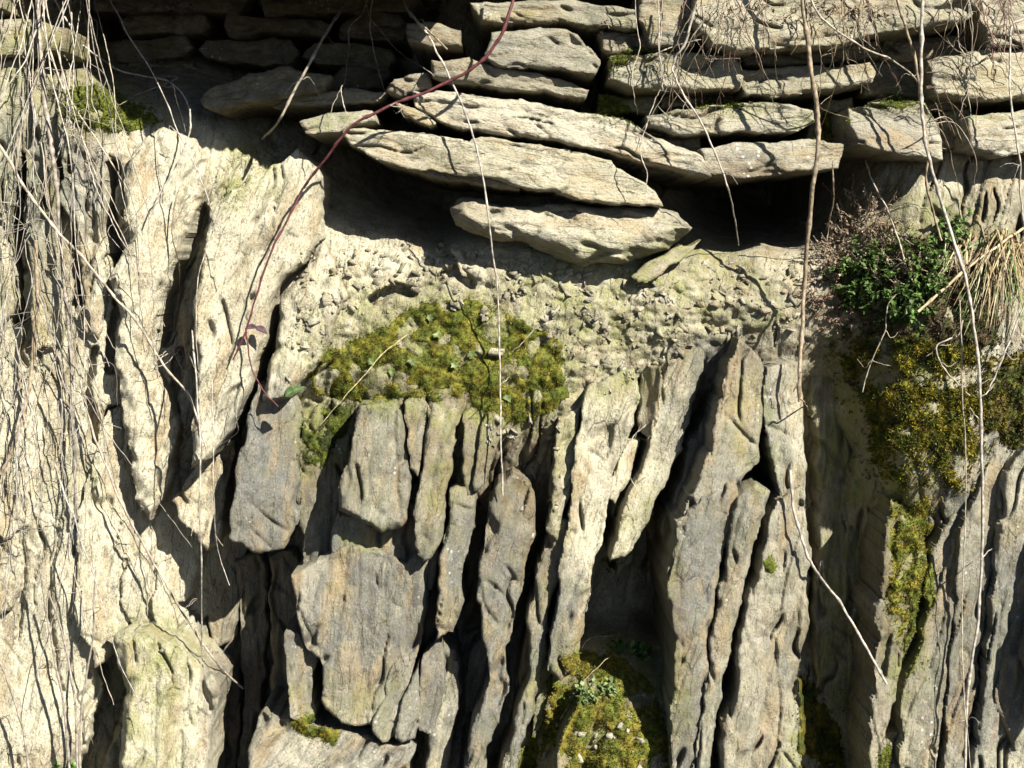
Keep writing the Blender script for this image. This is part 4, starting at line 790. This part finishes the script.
leafy_plant('dead_shrub', [(815,300,8,30),(842,320,14,14)], 'withered brown twigs beside the thick brown stem', 'shrub', (.20, .14, .095), 80, 12, 16, (.19, .13, .095), 2.4, 1.2, .3)
leafy_plant('small_herb', [(432,12,10,10),(425,4,8,8)], 'little green herb on the wall above the broken stem', 'herb', (.07, .13, .03), 14, 10, 16, (.1, .12, .04), 6)
leafy_plant('small_herb', [(66,775,8,8)], 'bright green herb sprig at the bottom left edge', 'herb', (.10, .22, .03), 14, 8, 14, (.12, .2, .05), 6)
leafy_plant('small_herb', [(625,650,14,8),(640,655,10,6)], 'shaded green herb at the top of the lower moss mound', 'herb', (.06, .13, .03), 30, 6, 10, (.08, .09, .04), 6)
leafy_plant('small_herb', [(585,695,12,14),(605,690,14,10)], 'pale green herb on the lower moss mound', 'herb', (.14, .19, .07), 34, 6, 8, (.1, .1, .05), 6)
leafy_plant('small_herb', [(612,566,6,5)], 'tiny green herb at the top of the dark cleft', 'herb', (.10, .17, .03), 10, 6, 7, (.1, .1, .05), 5)
leafy_plant('small_herb', [(892,100,6,4)], 'tiny green sprout on the square stone', 'herb', (.10, .19, .04), 7, 5, 7, (.1, .1, .05), 5)
leafy_plant('dry_seed_head', [(602,30,5,12),(600,48,6,8)], 'dried curly seed head hanging by the upper slab', 'seed head', (.26, .22, .16), 26, 6, 10, (.28, .24, .17), 3, 1.4, .4)
leafy_plant('dry_seed_head', [(490,22,5,14),(484,36,4,8)], 'small dried tangle hanging beside the bramble shoot', 'seed head', (.22, .18, .12), 16, 3, 11, (.28, .24, .17), 2.5, 1.4, .4)
leafy_plant('dry_seed_head', [(176,4,10,5)], 'dried brown tuft hanging into the dark hollow', 'seed head', (.2, .12, .12), 16, 5, 12, (.2, .14, .12), 3, 1.4, .4)
leafy_plant('dry_seed_head', [(800,12,40,10),(745,10,30,10),(860,8,30,8)], 'withered fringe hanging over the large dappled block', 'seed head', (.2, .15, .1), 50, 6, 20, (.2, .15, .1), 3, 1.2, .6)
# small rosettes on the ledge
for k, (u, v) in enumerate(((438,335),(412,362),(472,354),(392,372),(430,318),(455,365),(508,398),(372,362))):
    w = P(u, v, float(dm(u, v))+.6); nn = surf_normal(np.array([float(u)]), np.array([float(v)]), 8)[0]+np.array((0, -.3, .3)); N, T, B = frame_from(nn[None]); m = 9; an = np.arange(m)*2.4
    dr = np.cos(an)[:, None]*T+np.sin(an)[:, None]*B+.35*N
    V, F, C = leaf_mesh(np.tile(w, (m, 1)), dr, np.tile(N, (m, 1)), np.full(m, .0095)*rng.uniform(.6, 1.2, m), np.full(m, .0036), np.tile((.12, .155, .05), (m, 1))*rng.uniform(.8, 1.2, (m, 1)))
    tag(mesh_np('leaf_rosette', V, F, M_LEAF, C), 'small pale green leaf rosette in the moss of the central ledge', 'rosette', 'leaf rosettes on the ledge')
def big_leaf(name, u, v, d, L, W, dirn, up, col, label):
    """a single curved leaf blade with thickness"""
    n = 9; t = np.linspace(0, 1, n); w0 = P(u, v, d); dirn = np.array(dirn, float); dirn /= np.linalg.norm(dirn); sd = np.cross(dirn, np.array(up, float)); sd /= np.linalg.norm(sd); upv = np.cross(sd, dirn)
    wid = W*np.sin(np.pi*np.clip(t*.97+.015, 0, 1)**.75); xs = np.linspace(-1, 1, 7)
    G = w0+(dirn*L)[None, None]*t[:, None, None]+sd[None, None]*(wid[:, None]*xs[None])[..., None]+upv[None, None]*((wid[:, None]*.35*np.abs(xs)[None])-(.2*L*t*t)[:, None])[..., None]
    idx = np.arange(n*7).reshape(n, 7); F = np.stack((idx[:-1, :-1], idx[1:, :-1], idx[1:, 1:], idx[:-1, 1:]), -1).reshape(-1, 4)
    V = G.reshape(-1, 3); c = np.tile(col, (len(V), 1)); c[np.tile(np.abs(xs) < .1, n)] *= 1.5
    o = tag(mesh_np(name, V, F, M_LEAF, c), label, 'leaf'); so_ = o.modifiers.new('thickness', 'SOLIDIFY'); so_.thickness = .0006; return o
big_leaf('bramble_leaf', 284, 396, float(dm(284, 394))+4, .046, .011, (.75, -.35, .45), (0, -1, .8), (.09, .14, .05), 'green pointed leaf on the bramble above the grey hanging slab')
big_leaf('bramble_leaf', 246, 328, float(dm(250, 330))+3, .028, .008, (.8, -.5, .15), (0, -.8, 1), (.075, .045, .055), 'dark purple folded leaf on the bramble, left of two')
big_leaf('bramble_leaf', 256, 327, float(dm(262, 330))+3, .03, .008, (.8, -.5, -.3), (0, -.8, 1), (.085, .05, .06), 'dark purple folded leaf on the bramble, right of two')
# dry grass at the right edge
def grass_tuft(name, u0, v0, n, L, col, label, spread=26, cat='grass'):
    B = []; root = P(u0, v0, float(dm(u0, v0))); VV_, FF_, CC_ = [], [], []; off = 0
    for k in range(n):
        b = P(u0+random.gauss(0, spread*.5), v0+random.gauss(0, 12), float(dm(u0, v0))-.5); l = L*S*random.uniform(.5, 1.2)
        d0 = np.array((random.gauss(-.1, .4), -random.uniform(.5, 1.2), random.uniform(.3, 1.3))); t = np.linspace(0, 1, 8)[:, None]
        W = b+d0*l*.45*t+np.array((random.gauss(-.1, .15), -.05, -1.))*l*.9*t*t
        s_ = np.cross(np.gradient(W, axis=0), np.array((random.gauss(0, .3), -1, .1))); s_ /= np.linalg.norm(s_, axis=1)[:, None]+1e-9
        w = (.0016*random.uniform(.7, 1.5))*(1-t**2*.9); V = np.concatenate((W-s_*w, W+s_*w)); i = np.arange(7)
        VV_.append(V); FF_.append(np.stack((i, i+1, i+9, i+8), -1)+off); off += 16; CC_.append(np.tile(np.array(random.choice(col))*random.uniform(.7, 1.3), (16, 1)))
    return tag(mesh_np(name, np.concatenate(VV_), np.concatenate(FF_), M_LEAF, np.clip(np.concatenate(CC_), 0, 1), None, True), label, cat)
grass_tuft('dry_grass', 1004, 255, 190, 90, ((.30, .24, .12), (.25, .19, .09), (.17, .12, .06), (.30, .25, .15)), 'tuft of dry straw-coloured grass drooping at the right edge')
grass_tuft('green_grass', 1000, 255, 30, 95, ((.12, .24, .05),), 'few green grass blades in the dry tuft', 10)
grass_tuft('dry_grass', 960, 245, 22, 60, ((.34, .27, .15), (.22, .17, .1)), 'sparse dry grass between the long pale stem and the right edge', 20)

# ---------------------------------------------------------------- rubble
def pebble_mesh(n_var=6):
    out = []
    for k in range(n_var):
        r = np.random.default_rng(k+70)
        V = np.array([(x, y, z) for x in (-1, 1) for y in (-1, 1) for z in (-1, 1)], float)*np.array((1., .7, .55))+r.normal(0, .22, (8, 3)); 
        F = np.array([(0, 1, 3, 2), (4, 6, 7, 5), (0, 4, 5, 1), (2, 3, 7, 6), (0, 2, 6, 4), (1, 5, 7, 3)]); out.append((V*.5, F))
    return out
PEB = pebble_mesh()
def rot_mats(n):
    q = rng.normal(size=(n, 4)); q /= np.linalg.norm(q, axis=1)[:, None]; w, x, y, z = q.T
    return np.stack((1-2*(y*y+z*z), 2*(x*y-z*w), 2*(x*z+y*w), 2*(x*y+z*w), 1-2*(x*x+z*z), 2*(y*z-x*w), 2*(x*z-y*w), 2*(y*z+x*w), 1-2*(x*x+y*y)), -1).reshape(n, 3, 3)
REG = [[(300,250),(460,240),(640,285),(700,260),(800,262),(800,345),(700,345),(600,400),(560,340),(420,300),(340,330),(280,390)], [(470,420),(560,410),(570,470),(540,560),(510,480)], [(560,690),(650,690),(670,790),(540,790)], [(110,130),(210,130),(200,220),(140,230)], [(310,340),(560,330),(560,400),(330,400)]]
VV_, FF_, TT_, SS_ = [], [], [], []; off = 0
for reg, cnt in zip(REG, (2400, 300, 70, 0, 0)):
    p = np.array(reg, float); lo, hi = p.min(0), p.max(0); u = rng.uniform(lo[0], hi[0], cnt*3); v = rng.uniform(lo[1], hi[1], cnt*3); ok = poly_sdf(u, v, reg) > 0; u = u[ok][:cnt]; v = v[ok][:cnt]
    kk_ = fbm(u/22, v/22, 88, 2)+rng.normal(0, .12, len(u)) > .08; u = u[kk_]; v = v[kk_]
    sz = (1.3+5.5*rng.random(len(u))**4)*S; Rm = rot_mats(len(u)); w = P(u, v, dm(u, v)-sz*100*.05)
    for k in range(len(u)):
        V, F = PEB[k % 6]; VV_.append((V*np.array((1.25, 1., .6)))@Rm[k].T*sz[k]*1.5+w[k]); FF_.append(F+off); off += 8
        TT_.append(np.tile((.1+rng.random()*.3, rng.random()*.7-.2, rng.random()**2*.8), (8, 1))); SS_.append(V*sz[k]+w[k])
tag(mesh_np('gravel', np.concatenate(VV_), np.concatenate(FF_), M_ROCK, np.concatenate(TT_), np.concatenate(SS_), False), 'small slate rubble strewn over the earthy slope', 'rubble', kind='stuff')
for k, (u, v, sz) in enumerate(((345,305,9),(398,285,11),(418,290,12),(325,300,13),(497,352,12),(638,310,11),(626,318,7),(715,305,10),(722,330,9),(740,288,8),(765,310,9),(785,292,8),(690,345,7),(610,735,9),(620,726,8),(596,748,8),(640,740,7),(163,650,6),(660,300,8),(590,300,8),(352,262,9),(385,255,8),(430,262,9))):
    V, F = PEB[k % 6]; Rm = rot_mats(1)[0]; sz *= S*1.05; w = P(u, v, float(dm(u, v))+sz*100*.05)
    X = V@Rm.T*sz*np.array((1.2, .8, .8)); 
    o = mesh_np('loose_stone', X, F, M_ROCK, np.tile((.15, rng.random()*.6, rng.random()*.4), (8, 1)), X+w, False); o.location = tuple(w)
    bv = o.modifiers.new('edges', 'BEVEL'); bv.width = sz*.1; bv.segments = 1
    tag(o, 'small angular slate chip lying loose on the slope', 'stone', 'loose slate chips')
